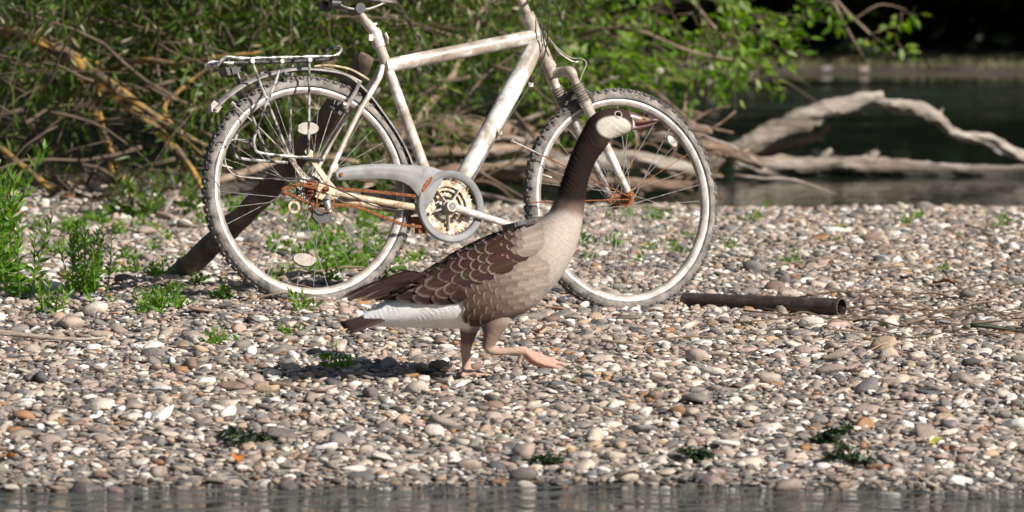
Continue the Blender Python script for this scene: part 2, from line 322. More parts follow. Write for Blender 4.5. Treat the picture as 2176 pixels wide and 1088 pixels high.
# ---------------------------------------------------------------- gravel
def pebble_shape(k):
    import bmesh
    bm = bmesh.new(); bmesh.ops.create_icosphere(bm, subdivisions=2, radius=1)
    r = np.random.default_rng(100 + k); off = Vector(r.uniform(-50, 50, 3)); p = r.uniform(.75, 1.0); fl = r.uniform(.20, .44); wd = r.uniform(.55, .92)
    planes = [(Vector(r.normal(size=3) * np.array([1, 1, .8])).normalized(), r.uniform(.50, .80)) for _ in range(r.integers(7, 13))]
    for v in bm.verts:
        c = v.co.copy(); d = 1 + .16 * noise.noise(c * .9 + off) + .05 * noise.noise(c * 2.4 + off); c *= d
        for nrm, h in planes:
            e = c.dot(nrm) - h
            if e > 0: c -= nrm * e * .93
        v.co = Vector((c.x, c.y * wd, c.z * fl))
    me = bpy.data.meshes.new('pebble_shape'); bm.to_mesh(me); bm.free(); me.materials.append(M['pebble'])
    me.polygons.foreach_set('use_smooth', [True] * len(me.polygons)); return me
SHAPES = [pebble_shape(k) for k in range(14)]
def half_w(y): return .0797 * y
pts = []
cell = .016; occ = {}
def try_layer(n, lo, hi, dens_pow, over):
    ys = rng.uniform(15.2, 27.6, n); xs = rng.uniform(-1, 1, n) * (half_w(ys) + 1.5); ss = lo + (hi - lo) * rng.random(n) ** dens_pow
    return np.c_[xs, ys, ss]
cand = np.concatenate([try_layer(2200, .031, .056, 2.0, 0), try_layer(19000, .019, .034, 1.4, 0), try_layer(70000, .012, .022, 1.1, 0), try_layer(80000, .006, .012, 1, 0)])
grid = {}; keep = []; G = .05
for i, (x, y, s) in enumerate(cand):
    gi, gj = int(x / G), int(y / G); ok = True
    for a in (-1, 0, 1):
        for b_ in (-1, 0, 1):
            for (x2, y2, s2) in grid.get((gi + a, gj + b_), ()):
                if (x - x2) ** 2 + (y - y2) ** 2 < (.45 * (s + s2)) ** 2: ok = False; break
            if not ok: break
        if not ok: break
    if ok: grid.setdefault((gi, gj), []).append((x, y, s)); keep.append(i)
peb = cand[keep]
inb = (peb[:, 0] < -1.0) & (peb[:, 1] > 24.3 + .25 * np.sin(peb[:, 0] * 3))
peb = peb[~inb]
pz = ground_z(peb[:, 0], peb[:, 1])
ok = pz > WL - .07; peb = peb[ok]; pz = pz[ok]
n = len(peb)
rot = np.c_[rng.normal(0, .2, n), rng.normal(0, .2, n), rng.uniform(0, 6.283, n)]
scl = peb[:, 2:3] * rng.uniform(.85, 1.15, (n, 3)); pick = rng.integers(0, len(SHAPES), n)
pz = pz + peb[:, 2] * rng.uniform(-.02, .36, n) + .006 * (peb[:, 2] < .02) * rng.random(n)
# the 300 stones that show largest are objects of their own
vis = (np.abs(peb[:, 0]) < half_w(peb[:, 1])) & (peb[:, 1] > 15.75)
score = np.where(vis, peb[:, 2] / peb[:, 1], 0); big = np.argsort(-score)[:292]; rest = np.ones(n, bool); rest[big] = False
def stone(loc, sc, ro, k):
    o = link('pebble', SHAPES[k], ground); o.location = loc; o.scale = sc; o.rotation_euler = ro; return o
for i in big: stone((peb[i, 0], peb[i, 1], pz[i]), scl[i], rot[i], int(pick[i]))
def gz(x, y): return float(ground_z(x, y))
def on_ground(px, py):
    """ground point measured at a photo position"""
    d = ray(px, py); t = 14.0
    while t < 60:
        p = CP + d * t
        if p.z <= gz(p.x, p.y): return p
        t += .01
    return CP + d * t
for px, py, s, k in [(128, 698, .046, 1), (246, 705, .034, 3), (1180, 690, .045, 5), (917, 768, .022, 2), (1372, 965, .030, 7), (800, 790, .034, 9), (690, 660, .036, 4), (1352, 780, .026, 6)]:
    p = on_ground(px, py); stone((p.x, p.y, p.z + s * .25), (s, s, s), (.1, -.1, px * .37), k)
shp = bpy.data.collections.new('pebble_shapes')
for k, me in enumerate(SHAPES):
    o = bpy.data.objects.new('pebble_shape_%02d' % k, me); shp.objects.link(o)
gm = bpy.data.meshes.new('gravel'); m_ = int(rest.sum()); gm.vertices.add(m_)
gm.vertices.foreach_set('co', np.c_[peb[rest, 0], peb[rest, 1], pz[rest]].astype(np.float32).ravel())
for nm, arr in (('prot', rot[rest]), ('pscl', scl[rest])):
    gm.attributes.new(nm, 'FLOAT_VECTOR', 'POINT').data.foreach_set('vector', arr.astype(np.float32).ravel())
gm.attributes.new('ppick', 'INT', 'POINT').data.foreach_set('value', pick[rest].astype(np.int32)); gm.materials.append(M['pebble'])
go = tag(link('gravel', gm), 'loose rounded river pebbles in grey, tan and cream covering the bar', 'gravel', kind='stuff')
ng = bpy.data.node_groups.new('scatter_pebbles', 'GeometryNodeTree')
ng.interface.new_socket('Geometry', in_out='INPUT', socket_type='NodeSocketGeometry'); ng.interface.new_socket('Geometry', in_out='OUTPUT', socket_type='NodeSocketGeometry')
gi_, go_ = ng.nodes.new('NodeGroupInput'), ng.nodes.new('NodeGroupOutput')
ci = ng.nodes.new('GeometryNodeCollectionInfo'); ci.inputs['Collection'].default_value = shp; ci.inputs['Separate Children'].default_value = True; ci.inputs['Reset Children'].default_value = True
ip = ng.nodes.new('GeometryNodeInstanceOnPoints'); ip.inputs['Pick Instance'].default_value = True
def nattr(nm, ty):
    a = ng.nodes.new('GeometryNodeInputNamedAttribute'); a.data_type = ty; a.inputs['Name'].default_value = nm; return a.outputs['Attribute']
e2r = ng.nodes.new('FunctionNodeEulerToRotation')
ng.links.new(nattr('prot', 'FLOAT_VECTOR'), e2r.inputs[0]); ng.links.new(e2r.outputs[0], ip.inputs['Rotation'])
ng.links.new(nattr('pscl', 'FLOAT_VECTOR'), ip.inputs['Scale']); ng.links.new(nattr('ppick', 'INT'), ip.inputs['Instance Index'])
ng.links.new(gi_.outputs[0], ip.inputs['Points']); ng.links.new(ci.outputs[0], ip.inputs['Instance']); ng.links.new(ip.outputs[0], go_.inputs[0])
md = go.modifiers.new('scatter', 'NODES'); md.node_group = ng
# ---------------------------------------------------------------- foliage helpers
LEAFV = np.array([[0, 0, 0], [-.5, .42, .10], [0, 1, 0], [.5, .42, .10]])
def unit(a): return a / np.maximum(np.linalg.norm(a, axis=1, keepdims=True), 1e-9)
def leaves_mesh(name, pos, dirs, length, width, mat, seed=0, org=None, shape=LEAFV):
    """many folded leaf blades as one mesh; returns mesh and the per-leaf frames"""
    r = np.random.default_rng(seed); n = len(pos); d = unit(dirs); s = unit(np.cross(d, r.normal(size=(n, 3)))); u = np.cross(s, d)
    L = length * r.uniform(.6, 1.2, n); W = width * r.uniform(.75, 1.25, n)
    fr = np.stack([s * W[:, None], d * L[:, None], u * W[:, None]], 1)
    if org is not None: pos = pos - np.array(org)
    v = pos[:, None, :] + np.einsum('kj,njc->nkc', shape, fr)
    m = len(shape); base = np.arange(n)[:, None] * m
    f = np.concatenate([base + np.array([[0, 2, 1]]), base + np.array([[0, 3, 2]])])
    return fastmesh(name, v.reshape(-1, 3), f, mat, np.repeat(r.random(n), m)), pos, fr
def shoot(p0, d0, L, droop, r, n=9, wig=.08):
    """a growing shoot: starts along d0 and bends by droop"""
    d = np.array(d0, float); d /= np.linalg.norm(d); p = np.array(p0, float); out = [p.copy()]
    for i in range(n - 1):
        d = d + np.array([0, 0, -droop / n]) + r.normal(0, wig, 3); d /= np.linalg.norm(d); p = p + d * L / (n - 1); out.append(p.copy())
    return np.array(out)
def leaf_points(path, n, t0, spread, r):
    t = r.uniform(t0, 1, n) * (len(path) - 1); i = np.minimum(t.astype(int), len(path) - 2); fr = (t - i)[:, None]
    p = path[i] * (1 - fr) + path[i + 1] * fr; d = unit(path[i + 1] - path[i])
    off = r.normal(0, 1, (n, 3)); off -= d * (off * d).sum(1, keepdims=True); off = unit(off)
    return p + off * (r.random((n, 1)) ** 1.3 * spread), unit(d * r.uniform(.3, 1.2, (n, 1)) + off * .8 + np.array([0, 0, -.15]))
LEAFMESH = {}
def leaf_unit(mat):
    if mat.name not in LEAFMESH: LEAFMESH[mat.name] = fastmesh('leaf', LEAFV, np.array([[0, 2, 1], [0, 3, 2]]), mat)
    return LEAFMESH[mat.name]
def single_leaves(parent, pos, fr, ids, mat, name='leaf'):
    for i in ids:
        o = link(name, leaf_unit(mat), parent); m = Matrix.Identity(4)
        for a in range(3):
            for c in range(3): m[c][a] = fr[i, a, c]
            m[a][3] = pos[i, a]
        o.matrix_basis = m
def nearest_in_view(pos, org, k):
    p = pos + np.array(org); py = YH + (HC - p[:, 2]) / p[:, 1] * FPX; ok = (np.abs(p[:, 0]) < half_w(p[:, 1])) & (py > 0)
    s = np.where(ok, p[:, 1], 1e9); ids = np.argsort(s)[:k]; return ids[s[ids] < 1e8]
# ---------------------------------------------------------------- far bank: trees, shrubs, grass
TREES = [(-9.5, 43.2, 9, 'thick'), (-6.6, 42.6, 11, 'forked'), (-3.9, 43.4, 10, 'slim'), (-1.4, 42.4, 12, 'thick'), (.9, 43.0, 10, 'slim'), (3.0, 42.3, 11, 'forked'), (5.2, 43.0, 12, 'thick'),
         (7.6, 42.5, 10, 'slim'), (10.2, 43.4, 11, 'forked'), (13.2, 43.0, 10, 'thick'), (-8, 47, 13, 'slim'), (-2.5, 47.5, 14, 'thick'), (2.2, 47, 13, 'forked'), (6.5, 47.5, 14, 'slim'), (11.5, 47.5, 13, 'thick'), (-13, 44, 11, 'slim'), (17, 44, 11, 'slim')]
for i, (x, y, h, kd) in enumerate(TREES):
    r = np.random.default_rng(300 + i); z0 = gz(x, y); t = empty('forest_tree', (x, y, z0 - .05)); org = (x, y, z0 - .05)
    tr = {'thick': .24, 'forked': .17, 'slim': .11}[kd]
    path = [(x + .1 * r.normal(), y, z0 - .2), (x + .05, y + .05, z0 + 1.5), (x + .2 * r.normal(), y, z0 + h * .5), (x + .3 * r.normal(), y, z0 + h * .92)]
    MB().tube(smooth(path, 4), np.linspace(tr, .03, 13), 10, wob=.2).build('trunk', M['bark_far'], t, org=org)
    for k in range(6):
        zz = z0 + r.uniform(1.2, h * .7); a = r.uniform(0, 6.28); L = r.uniform(1.2, 2.6)
        s = shoot((x, y, zz), (math.cos(a), math.sin(a), .5), L, .6, r)
        MB().tube(s, np.linspace(tr * .35, .012, len(s)), 6).build('limb', M['bark_far'], t, org=org)
    # crown: clumps spread through the volume, skirts hanging low over the bank
    ncl = 170; c = r.normal(size=(ncl, 3)); c = unit(c) * (r.random((ncl, 1)) ** .4); lo_ = r.random(ncl) < .45; aa = r.uniform(0, 6.28, ncl); rr0 = np.sqrt(r.random(ncl)); lowz = .75 if y < 45 else .9
    c = c * np.array([2.5, 2.3, (h - lowz) / 2 + .3]) + np.array([x, y - .4, z0 + lowz + .55 + (h - lowz) / 2])
    y_c = y - .9
    c[lo_] = np.c_[x + 2.2 * rr0 * np.cos(aa), y_c + 2.0 * rr0 * np.sin(aa), z0 + lowz + r.random(ncl) * 1.3][lo_]
    c[:, 2] = np.maximum(c[:, 2], z0 + lowz + r.random(ncl) * .5)
    nl = 42; p = np.repeat(c, nl, 0) + r.normal(0, .33, (ncl * nl, 3)); p[:, 2] = np.maximum(p[:, 2], z0 + lowz - .05)
    me, _, _ = leaves_mesh('crown', p, r.normal(size=p.shape) + np.array([0, 0, -.5]), .26, .15, M['leaf_far'], i, org); link('crown', me, t)
    d = {'thick': 'thick trunked', 'forked': 'medium', 'slim': 'slender'}[kd]
    tag(t, d + ' dark green tree with low branches ' + ('along the far river bank' if y < 45 else 'standing deeper in the far wood'), 'tree', 'trees on the far bank')
for i in range(17):
    r = np.random.default_rng(500 + i); x = -9 + i * 1.15 + r.normal(0, .2); y = 42.0 + r.uniform(-.5, .9); z0 = gz(x, y); o = empty('forest_shrub', (x, y, z0))
    st = MB(); P_ = []; D_ = []
    for k in range(14):
        s = shoot((x + r.normal(0, .1), y + r.normal(0, .1), z0 - .03), (r.normal(0, .6), r.normal(0, .6), 1), r.uniform(.7, 1.5), .9, r); st.tube(s, np.linspace(.012, .004, len(s)), 4)
        a, b_ = leaf_points(s, 90, .1, .28, r); P_.append(a); D_.append(b_)
    st.build('stem', M['bark_far'], o, org=(x, y, z0)); me, _, _ = leaves_mesh('foliage', np.concatenate(P_), np.concatenate(D_), .16, .08, M['leaf_far'], i, (x, y, z0)); link('foliage', me, o)
    tag(o, 'shaded dark shrub growing under the far bank trees', 'shrub', 'undergrowth on the far bank')
def blades(name, xs, ys, h, wd, mat, seed, lean=.35):
    r = np.random.default_rng(seed); n = len(xs); z = ground_z(xs, ys) - .01; p = np.c_[xs, ys, z]
    d = unit(np.c_[r.normal(0, lean, n), r.normal(0, lean, n), np.ones(n)]); return leaves_mesh(name, p, d, h, wd, mat, seed)[0]
M['grass'] = leaf_mat('bank_grass', [(0, (.10, .13, .035)), (.5, (.17, .19, .06)), (.8, (.27, .24, .11)), (1, (.36, .30, .17))], .35)
n = 26000; xs = rng.uniform(-14, 16, n); ys = rng.uniform(39.75, 41.0, n) - .15 * np.sin(xs * .9) - .1 * np.sin(xs * 2.7)
tag(link('bank_grass', blades('bank_grass', xs, ys, .040, .008, M['grass'], 7)), 'pale sunlit grass strip along the far water edge', 'grass', kind='stuff')
for i in range(16):
    r = np.random.default_rng(700 + i); x = r.uniform(-2, 4.2); y = 39.35 + r.uniform(0, .35) - .15 * math.sin(x * .9) - .1 * math.sin(x * 2.7); s = r.uniform(.03, .10)
    o = link('bank_stone', SHAPES[i % 14]); o.location = (x, y, gz(x, y) + s * .15); o.scale = (s, s, s); o.rotation_euler = (0, 0, r.uniform(0, 6))
    tag(o, 'pale stone at the foot of the far grassy bank', 'stone', 'stones on the far bank')
# ---------------------------------------------------------------- willow bushes on the left bank and over the water
def bush(label, base, sticks, shoots, leaf, singles, seed, branches=(), bmat='lichen', name='willow_bush'):
    """sticks: list of bare twig specs; shoots: leafy shoots (path arrays); branches: main limbs given as (x,y,z,r) rows"""
    o = empty(name, base); r = np.random.default_rng(seed)
    for b_ in branches:
        q = smooth(b_, 6); MB().tube(q[:, :3], q[:, 3], 10, wob=.35).build('branch', M[bmat], o, org=base)
    tw = MB()
    for s, rad in sticks: tw.tube(s, np.linspace(rad, rad * .3, len(s)), 5)
    P_, D_ = [], []
    for s, nl, t0, sp in shoots:
        tw.tube(s, np.linspace(.0045, .0015, len(s)), 4); a, b_ = leaf_points(s, nl, t0, sp, r); P_.append(a); D_.append(b_)
    tag(tw.build('twig_mass', M['bush_twig'], o, org=base, auto=False), kind='stuff')
    P_ = np.concatenate(P_); D_ = np.concatenate(D_); mat, L, W = leaf
    ids = nearest_in_view(P_, (0, 0, 0), singles); msk = np.ones(len(P_), bool); msk[ids] = False
    me, _, _ = leaves_mesh('foliage', P_[msk], D_[msk], L, W, M[mat], seed, base); tag(link('foliage', me, o), kind='stuff')
    if len(ids):
        _, pp, fr = leaves_mesh('leaf_frames', P_[ids], D_[ids], L, W, M[mat], seed + 1, base); bpy.data.meshes.remove(_)
        single_leaves(o, pp, fr, range(len(ids)), M[mat])
    tag(o, label, 'bush', 'willow bushes behind the gravel'); return o
def V(px, py, Y, rpx):
    p = P(px, py, Y); return (p.x, p.y, p.z, rpx * Y / FPX)
def leafy(r, xr, yr, zr, n, L, up, nl, sp, droop=1.2, t0=.05, side=(-.5, .5)):
    out = []
    for _ in range(n):
        p = (r.uniform(*xr), r.uniform(*yr), r.uniform(*zr)); d = (r.uniform(*side), r.uniform(-.6, .3), r.uniform(*up))
        out.append((shoot(p, d, r.uniform(L * .6, L * 1.3), droop, r), nl, t0, sp))
    return out
def bare(r, xr, yr, zr, n, L, rad, up=(-.4, .6)):
    out = []
    for _ in range(n):
        p = (r.uniform(*xr), r.uniform(*yr), r.uniform(*zr)); a = r.uniform(0, 6.28); d = (math.cos(a), .45 * math.sin(a), r.uniform(*up))
        out.append((shoot(p, d, r.uniform(L * .4, L * 1.4), .5, r, 8, .14), r.uniform(rad * .4, rad * 1.5)))
    return out
# A: the lichen covered bush at the far left
r = np.random.default_rng(41)
brA = [[V(-120, 40, 24.3, 15), V(60, 78, 24.2, 15), V(150, 120, 24.2, 16), V(220, 180, 24.2, 13), V(320, 262, 24.15, 10), V(400, 350, 24.1, 8), V(440, 420, 24.1, 5)],
       [V(130, 105, 24.3, 11), V(215, 165, 24.15, 10), V(300, 225, 24.1, 8), V(390, 285, 24.1, 6), V(440, 310, 24.1, 4)],
       [V(220, 150, 24.5, 6), V(300, 128, 24.4, 7), V(380, 135, 24.3, 6), V(470, 120, 24.2, 4), V(560, 110, 24.2, 3)],
       [V(232, 460, 24.0, 9), V(240, 380, 24.3, 11), V(225, 300, 24.6, 10), V(180, 200, 25, 8), V(120, 60, 25.2, 7), V(90, -120, 25.4, 6)],
       [V(300, 460, 24.1, 6), V(262, 385, 24.2, 8), V(235, 320, 24.3, 7), V(215, 250, 24.5, 5), V(205, 120, 24.6, 4)],
       [V(-80, 520, 24.0, 14), V(-60, 380, 24.4, 18), V(-100, 200, 24.8, 16), V(-120, 40, 25, 14), V(-200, -300, 25.4, 9)],
       [V(190, 455, 24.1, 7), V(100, 395, 24.1, 8), V(20, 330, 24.2, 7), V(-80, 250, 24.4, 6)],
       [V(430, 330, 24.2, 3), V(350, 240, 24.25, 5), V(395, 180, 24.3, 4), V(450, 140, 24.3, 3)]]
shA = leafy(r, (-4.2, -.95), (23.9, 26.6), (.55, 1.5), 330, .75, (-.5, .8), 85, .10) + leafy(r, (-4.2, -.8), (24.6, 27), (1.3, 2.0), 170, .9, (-.2, 1), 110, .14) \
    + leafy(r, (-3.6, -.9), (25.0, 26.8), (.1, .6), 80, .5, (-.1, .9), 50, .10, .9)
stA = bare(r, (-3.2, -.9), (23.8, 26.0), (.02, .8), 120, .55, .006) + bare(r, (-2.2, -1.0), (23.75, 24.6), (.05, .7), 40, .6, .0065)
bush('dense willow bush with orange lichen on its crooked branches', (-2.1, 24.6, .08), stA, shA, ('leaf_willow', .062, .0125), 120, 51, brA)
# B: the bush behind the bicycle
r = np.random.default_rng(43)
brB = [[V(560, 470, 24.9, 9), V(600, 330, 25.2, 11), V(640, 180, 25.5, 9), V(660, -60, 25.7, 7)], [V(700, 450, 25.3, 10), V(660, 330, 25.4, 11), V(560, 200, 25.5, 8), V(480, 0, 25.6, 6)],
       [V(760, 430, 25.6, 9), V(850, 290, 25.8, 9), V(960, 160, 26, 7), V(1050, -40, 26.2, 5)], [V(480, 215, 24.4, 4), V(560, 180, 24.3, 5), V(640, 200, 24.4, 5), V(700, 260, 24.5, 3)],
       [V(430, 395, 24.2, 6), V(540, 360, 24.4, 8), V(640, 330, 24.8, 7), V(760, 345, 25, 5)]]
shB = leafy(r, (-1.35, -.45), (24.5, 27), (.42, 1.5), 190, .7, (-.6, .8), 85, .10) + leafy(r, (-.5, .15), (25, 27), (.68, 1.5), 110, .5, (-.4, .8), 85, .10, .7) + leafy(r, (-1.4, .3), (25, 27.4), (1.2, 2.1), 110, .9, (-.2, 1), 110, .14) + leafy(r, (-1.25, -.55), (24.9, 27), (.15, .6), 70, .5, (-.3, .8), 55, .1)
stB = bare(r, (-1.3, .1), (24.3, 26.6), (.05, .9), 80, .55, .006)
bush('olive green willow bush with dry pale stalks behind the bicycle', (-.75, 25.5, .05), stB, shB, ('leaf_willow', .060, .0125), 150, 53, brB, 'twig')
# C: the bright leafy bush that reaches out over the water
r = np.random.default_rng(45)
brC = [[V(1010, 330, 28.0, 12), V(1080, 200, 28.2, 10), V(1180, 60, 28.4, 8), V(1300, -80, 28.5, 6)], [V(1080, 190, 28.2, 7), V(1200, 90, 28.0, 5), V(1330, 60, 27.8, 4), V(1470, 110, 27.8, 3), V(1580, 130, 27.8, 2)],
       [V(1130, 130, 28.3, 6), V(1260, -20, 28, 5), V(1420, -30, 28, 4), V(1520, 60, 28, 2.5), V(1560, 115, 28, 2)], [V(1040, 270, 28.0, 6), V(1150, 210, 27.8, 4), V(1290, 170, 27.6, 3), V(1390, 195, 27.6, 2)],
       [V(1300, -80, 28.5, 6), V(1560, -160, 29, 6), V(1740, -60, 29.5, 4), V(1775, 12, 29.5, 3.4), V(1788, 40, 29.5, 2.6), V(1818, 92, 29.6, 2.2), V(1842, 135, 29.6, 1.2)], [V(1760, -20, 29.5, 3), V(1800, 25, 29.5, 2.4), V(1850, 72, 29.5, 2), V(1904, 118, 29.5, 1.1)], [V(1852, 72, 29.5, 1.5), V(1880, 62, 29.5, 1.3), V(1910, 55, 29.5, .9)], [V(1820, 38, 29.5, 1.6), V(1870, 10, 29.5, 1.4), V(1925, 20, 29.5, 1)]]

sh = []
for k in range(105):
    px = 1120 + 520 * r.random() ** 1.5; py = r.uniform(-120, 190) * (1 - (px - 1120) / 900) + (px - 1120) * .06; p = P(px, py, r.uniform(27.3, 29))
    sh.append((shoot(p, (r.uniform(-.2, .9), r.uniform(-.5, .4), r.uniform(-.6, .3)), r.uniform(.16, .42), .7, r, 7), 14, .1, .04))
for k in range(36):
    px = r.uniform(1120, 1330); py = r.uniform(140, 215); p = P(px, py, r.uniform(27.2, 28.5)); sh.append((shoot(p, (r.uniform(-.2, .9), -.1, r.uniform(-.5, .4)), .25, .6, r, 7), 12, .1, .04))
for px_, py_ in [(1770, 5), (1795, 20), (1845, 82), (1915, 25), (1905, 90), (1700, 5), (1660, 75), (1590, 95), (1620, 55), (1540, 40), (1560, 150), (1480, 150), (1500, 185), (1440, 205)]:
    for q_ in range(2): sh.append((shoot(P(px_, py_, 28 if px_ < 1640 else 29.5), (r.uniform(-.6, .9), r.uniform(-.5, .4), r.uniform(-.7, .5)), .10, .5, r, 5), 7, .1, .03))
sh += leafy(r, (-.3, .75), (27.6, 29.4), (.85, 2.2), 130, .6, (-.4, .9), 40, .09)
stC = bare(r, (-.1, .9), (27.4, 29), (.15, .9), 60, .5, .0045)
bush('bright leafy bush whose twigs reach out over the dark water', (-.15, 28.0, -.1), stC, sh, ('leaf_bright', .062, .026), 200, 55, brC, 'twig', 'waterside_bush')
# D: darker bushes further back on the left bank, seen through the gaps
for i, (x, y) in enumerate([(-3.4, 28.2), (-2.0, 28.6), (-.7, 29.2)]):
    r = np.random.default_rng(80 + i); sh = leafy(r, (x - .9, x + .9), (y - .5, y + .7), (.05, 2.0), 170, .7, (-.4, .9), 70, .16)
    st = bare(r, (x - .8, x + .8), (y - .4, y + .5), (.0, .8), 40, .6, .008)
    bush(['broad dark bush deep in the thicket above the lichen branches', 'dark leafy bush in the thicket behind the rear wheel', 'shaded bush at the water behind the driftwood heap'][i], (x, y, .1), st, sh, ('leaf_willow', .07, .02), 0, 90 + i, [[(x, y, 0, .04), (x + .1, y, .8, .03), (x - .1, y + .1, 2.0, .015)]], 'twig')
# ---------------------------------------------------------------- fallen tree lying in the water
FT = 28.9
ft = empty('fallen_tree', P(1560, 380, FT)); fo = tuple(ft.location)
def limb(name, rows, mat, parent, org, Y=FT, seg=16, wob=.42, k=10):
    q = smooth([V(*((a[0], a[1], a[2] if len(a) > 3 else Y, a[-1]))) for a in rows], k)
    return MB().tube(q[:, :3], q[:, 3], seg, wob=wob).build(name, M[mat], parent, org=org)
limb('limb', [(1505, 352, 18), (1560, 322, 21), (1620, 292, 24), (1690, 258, 23), (1760, 232, 20), (1820, 216, 15), (1862, 206, 12), (1878, 201, 7)], 'wood_pale', ft, fo)
limb('limb', [(1862, 216, 9), (1895, 224, 14), (1945, 230, 16), (1985, 248, 14), (2020, 278, 11), (2060, 292, 10), (2100, 298, 13), (2140, 318, 12), (2190, 340, 12), (2240, 352, 14)], 'wood_pale', ft, fo)
limb('trunk', [(1560, 358, 15), (1640, 348, 18), (1740, 352, 20), (1850, 354, 20), (1960, 360, 17), (2070, 366, 15), (2190, 368, 17), (2320, 372, 20), (2500, 378, 22)], 'wood_pale', ft, fo)
limb('stub', [(1738, 352, 10), (1752, 332, 8), (1768, 318, 5)], 'wood_pale', ft, fo)
limb('stub', [(1832, 352, 11), (1850, 334, 9), (1866, 321, 6)], 'wood_pale', ft, fo)
limb('stub', [(1850, 366, 7), (1868, 384, 6), (1886, 402, 5)], 'wood_brown', ft, fo)
limb('side_branch', [(1600, 330, 12), (1680, 306, 11), (1730, 290, 9), (1764, 272, 5)], 'wood_brown', ft, fo, FT + .15)
limb('side_branch', [(1470, 300, 8), (1530, 322, 11), (1590, 352, 10), (1650, 378, 8), (1710, 398, 6)], 'wood_pale', ft, fo, FT - .25)
limb('side_branch', [(1990, 250, 5), (1998, 240, 4), (2004, 230, 2)], 'wood_pale', ft, fo)
tag(ft, 'bleached fallen tree with an arched limb lying in the dark water', 'fallen tree')
# ---------------------------------------------------------------- driftwood heap behind the bicycle
LOGS = [('thick brown driftwood log lying behind the seat tube', 'wood_brown', [(640, 290, 27.4, 16), (820, 270, 27.4, 22), (960, 268, 27.4, 24), (1080, 280, 27.5, 22), (1180, 300, 27.6, 15)]),
        ('pale bare log seen through the front wheel spokes', 'wood_pale', [(1050, 352, 26.9, 9), (1130, 352, 26.9, 13), (1230, 344, 26.9, 17), (1330, 338, 26.9, 19), (1430, 352, 26.9, 14), (1500, 372, 26.9, 8)]),
        ('long brown log half in the water under the heap', 'wood_brown', [(820, 372, 27.0, 12), (1000, 368, 27.0, 19), (1160, 380, 26.9, 17), (1330, 392, 26.8, 15), (1470, 396, 26.8, 10)]),
        ('brown crooked log on top of the heap beside the front tyre', 'wood_brown', [(1380, 292, 27.6, 7), (1450, 300, 27.6, 12), (1530, 318, 27.7, 13), (1620, 352, 27.8, 9)]),
        ('thin pinkish stick pointing from the chainring to the front tyre', 'wood_pale', [(1000, 408, 25.6, 3), (1040, 416, 25.5, 4), (1090, 428, 25.4, 3.5), (1140, 436, 25.4, 2)]),
        ('slanting pinkish branch rising beside the fork boots', 'wood_pale', [(1100, 262, 27.5, 5), (1200, 220, 27.5, 5), (1270, 180, 27.5, 5), (1320, 158, 27.6, 4)]),
        ('broken pale stick at the foot of the bush', 'wood_pale', [(345, 462, 23.6, 5), (362, 425, 23.6, 6), (378, 400, 23.6, 5), (384, 388, 23.6, 3)]),
        ('rough brown log crossing the heap low behind the pedal', 'wood_brown', [(880, 330, 27.2, 9), (980, 322, 27.2, 12), (1100, 318, 27.3, 11), (1200, 330, 27.3, 6)])]
for lb, mt, rows in LOGS:
    b0 = rows[0]; base = tuple(P(b0[0], b0[1], b0[2])); o = limb('driftwood_log', rows, mt, None, base); tag(o, lb, 'log', 'driftwood heap at the water')
r = np.random.default_rng(61)
for i in range(90):
    px = r.uniform(860, 1600); py = r.uniform(262, 392) if px < 1540 else r.uniform(300, 380); p = P(px, py, r.uniform(26.7, 28.2)); a = r.normal(0, .5) + (math.pi if r.random() < .5 else 0)
    L = r.uniform(.12, .55); s = shoot(p, (math.cos(a), r.normal(0, .3), math.sin(a) * .6), L, r.normal(0, .3), r, 8, .16); rad = r.uniform(.003, .012)
    s[:, 2] = np.maximum(s[:, 2], WL - .02)
    bw = r.random() < .72
    o = MB().tube(s, np.linspace(rad, rad * .35, len(s)), 6, wob=.3).build('driftwood_branch', M['wood_brown' if bw else 'wood_pale'], None, org=tuple(s[0]), auto=False)
    tag(o, ('stout ' if rad > .0075 else 'thin ') + ('brown ' if bw else 'bleached ') + ('long ' if L > .33 else 'short ') + 'dead branch tangled in the driftwood heap', 'branch', 'driftwood heap branches')
# the log the bicycle leans against
rows = [(350, 612, 20.9, 23), (420, 548, 20.78, 24), (505, 470, 20.62, 24), (590, 382, 20.42, 24), (680, 275, 20.2, 24), (740, 186, 20.03, 23), (770, 136, 19.95, 20), (780, 118, 19.94, 15)]
o = limb('leaning_log', rows, 'wood_dark', None, tuple(P(350, 612, 20.9)), seg=14, wob=.2); tag(o, 'dark slanting log propping up the bicycle behind its rear wheel', 'log')
# rusty pipe on the gravel
pp = empty('rusty_pipe', P(1630, 660, 20.0)); po = tuple(pp.location)
a, b_ = P(1455, 640, 20.25), P(1787, 653, 19.9); d = (b_ - a).normalized(); s_ = d.cross(Vector((0, 0, 1))).normalized(); u_ = s_.cross(d)
L = (b_ - a).length
MB().ring([(.0275, 0), (.0275, L), (.0285, L + .001), (.0245, L + .002), (.0235, L - .05), (.0235, .0)], 28, a, (s_, d, u_)).build('tube', M['pipe'], pp, org=po)
MB().ring([(.0276, L - .012), (.0296, L - .010), (.0296, L + .002), (.0250, L + .003)], 28, a, (s_, d, u_)).build('end_collar', M['pipe'], pp, org=po)
tag(pp, 'dark rusty pipe half sunk in the gravel beside the front wheel', 'pipe')
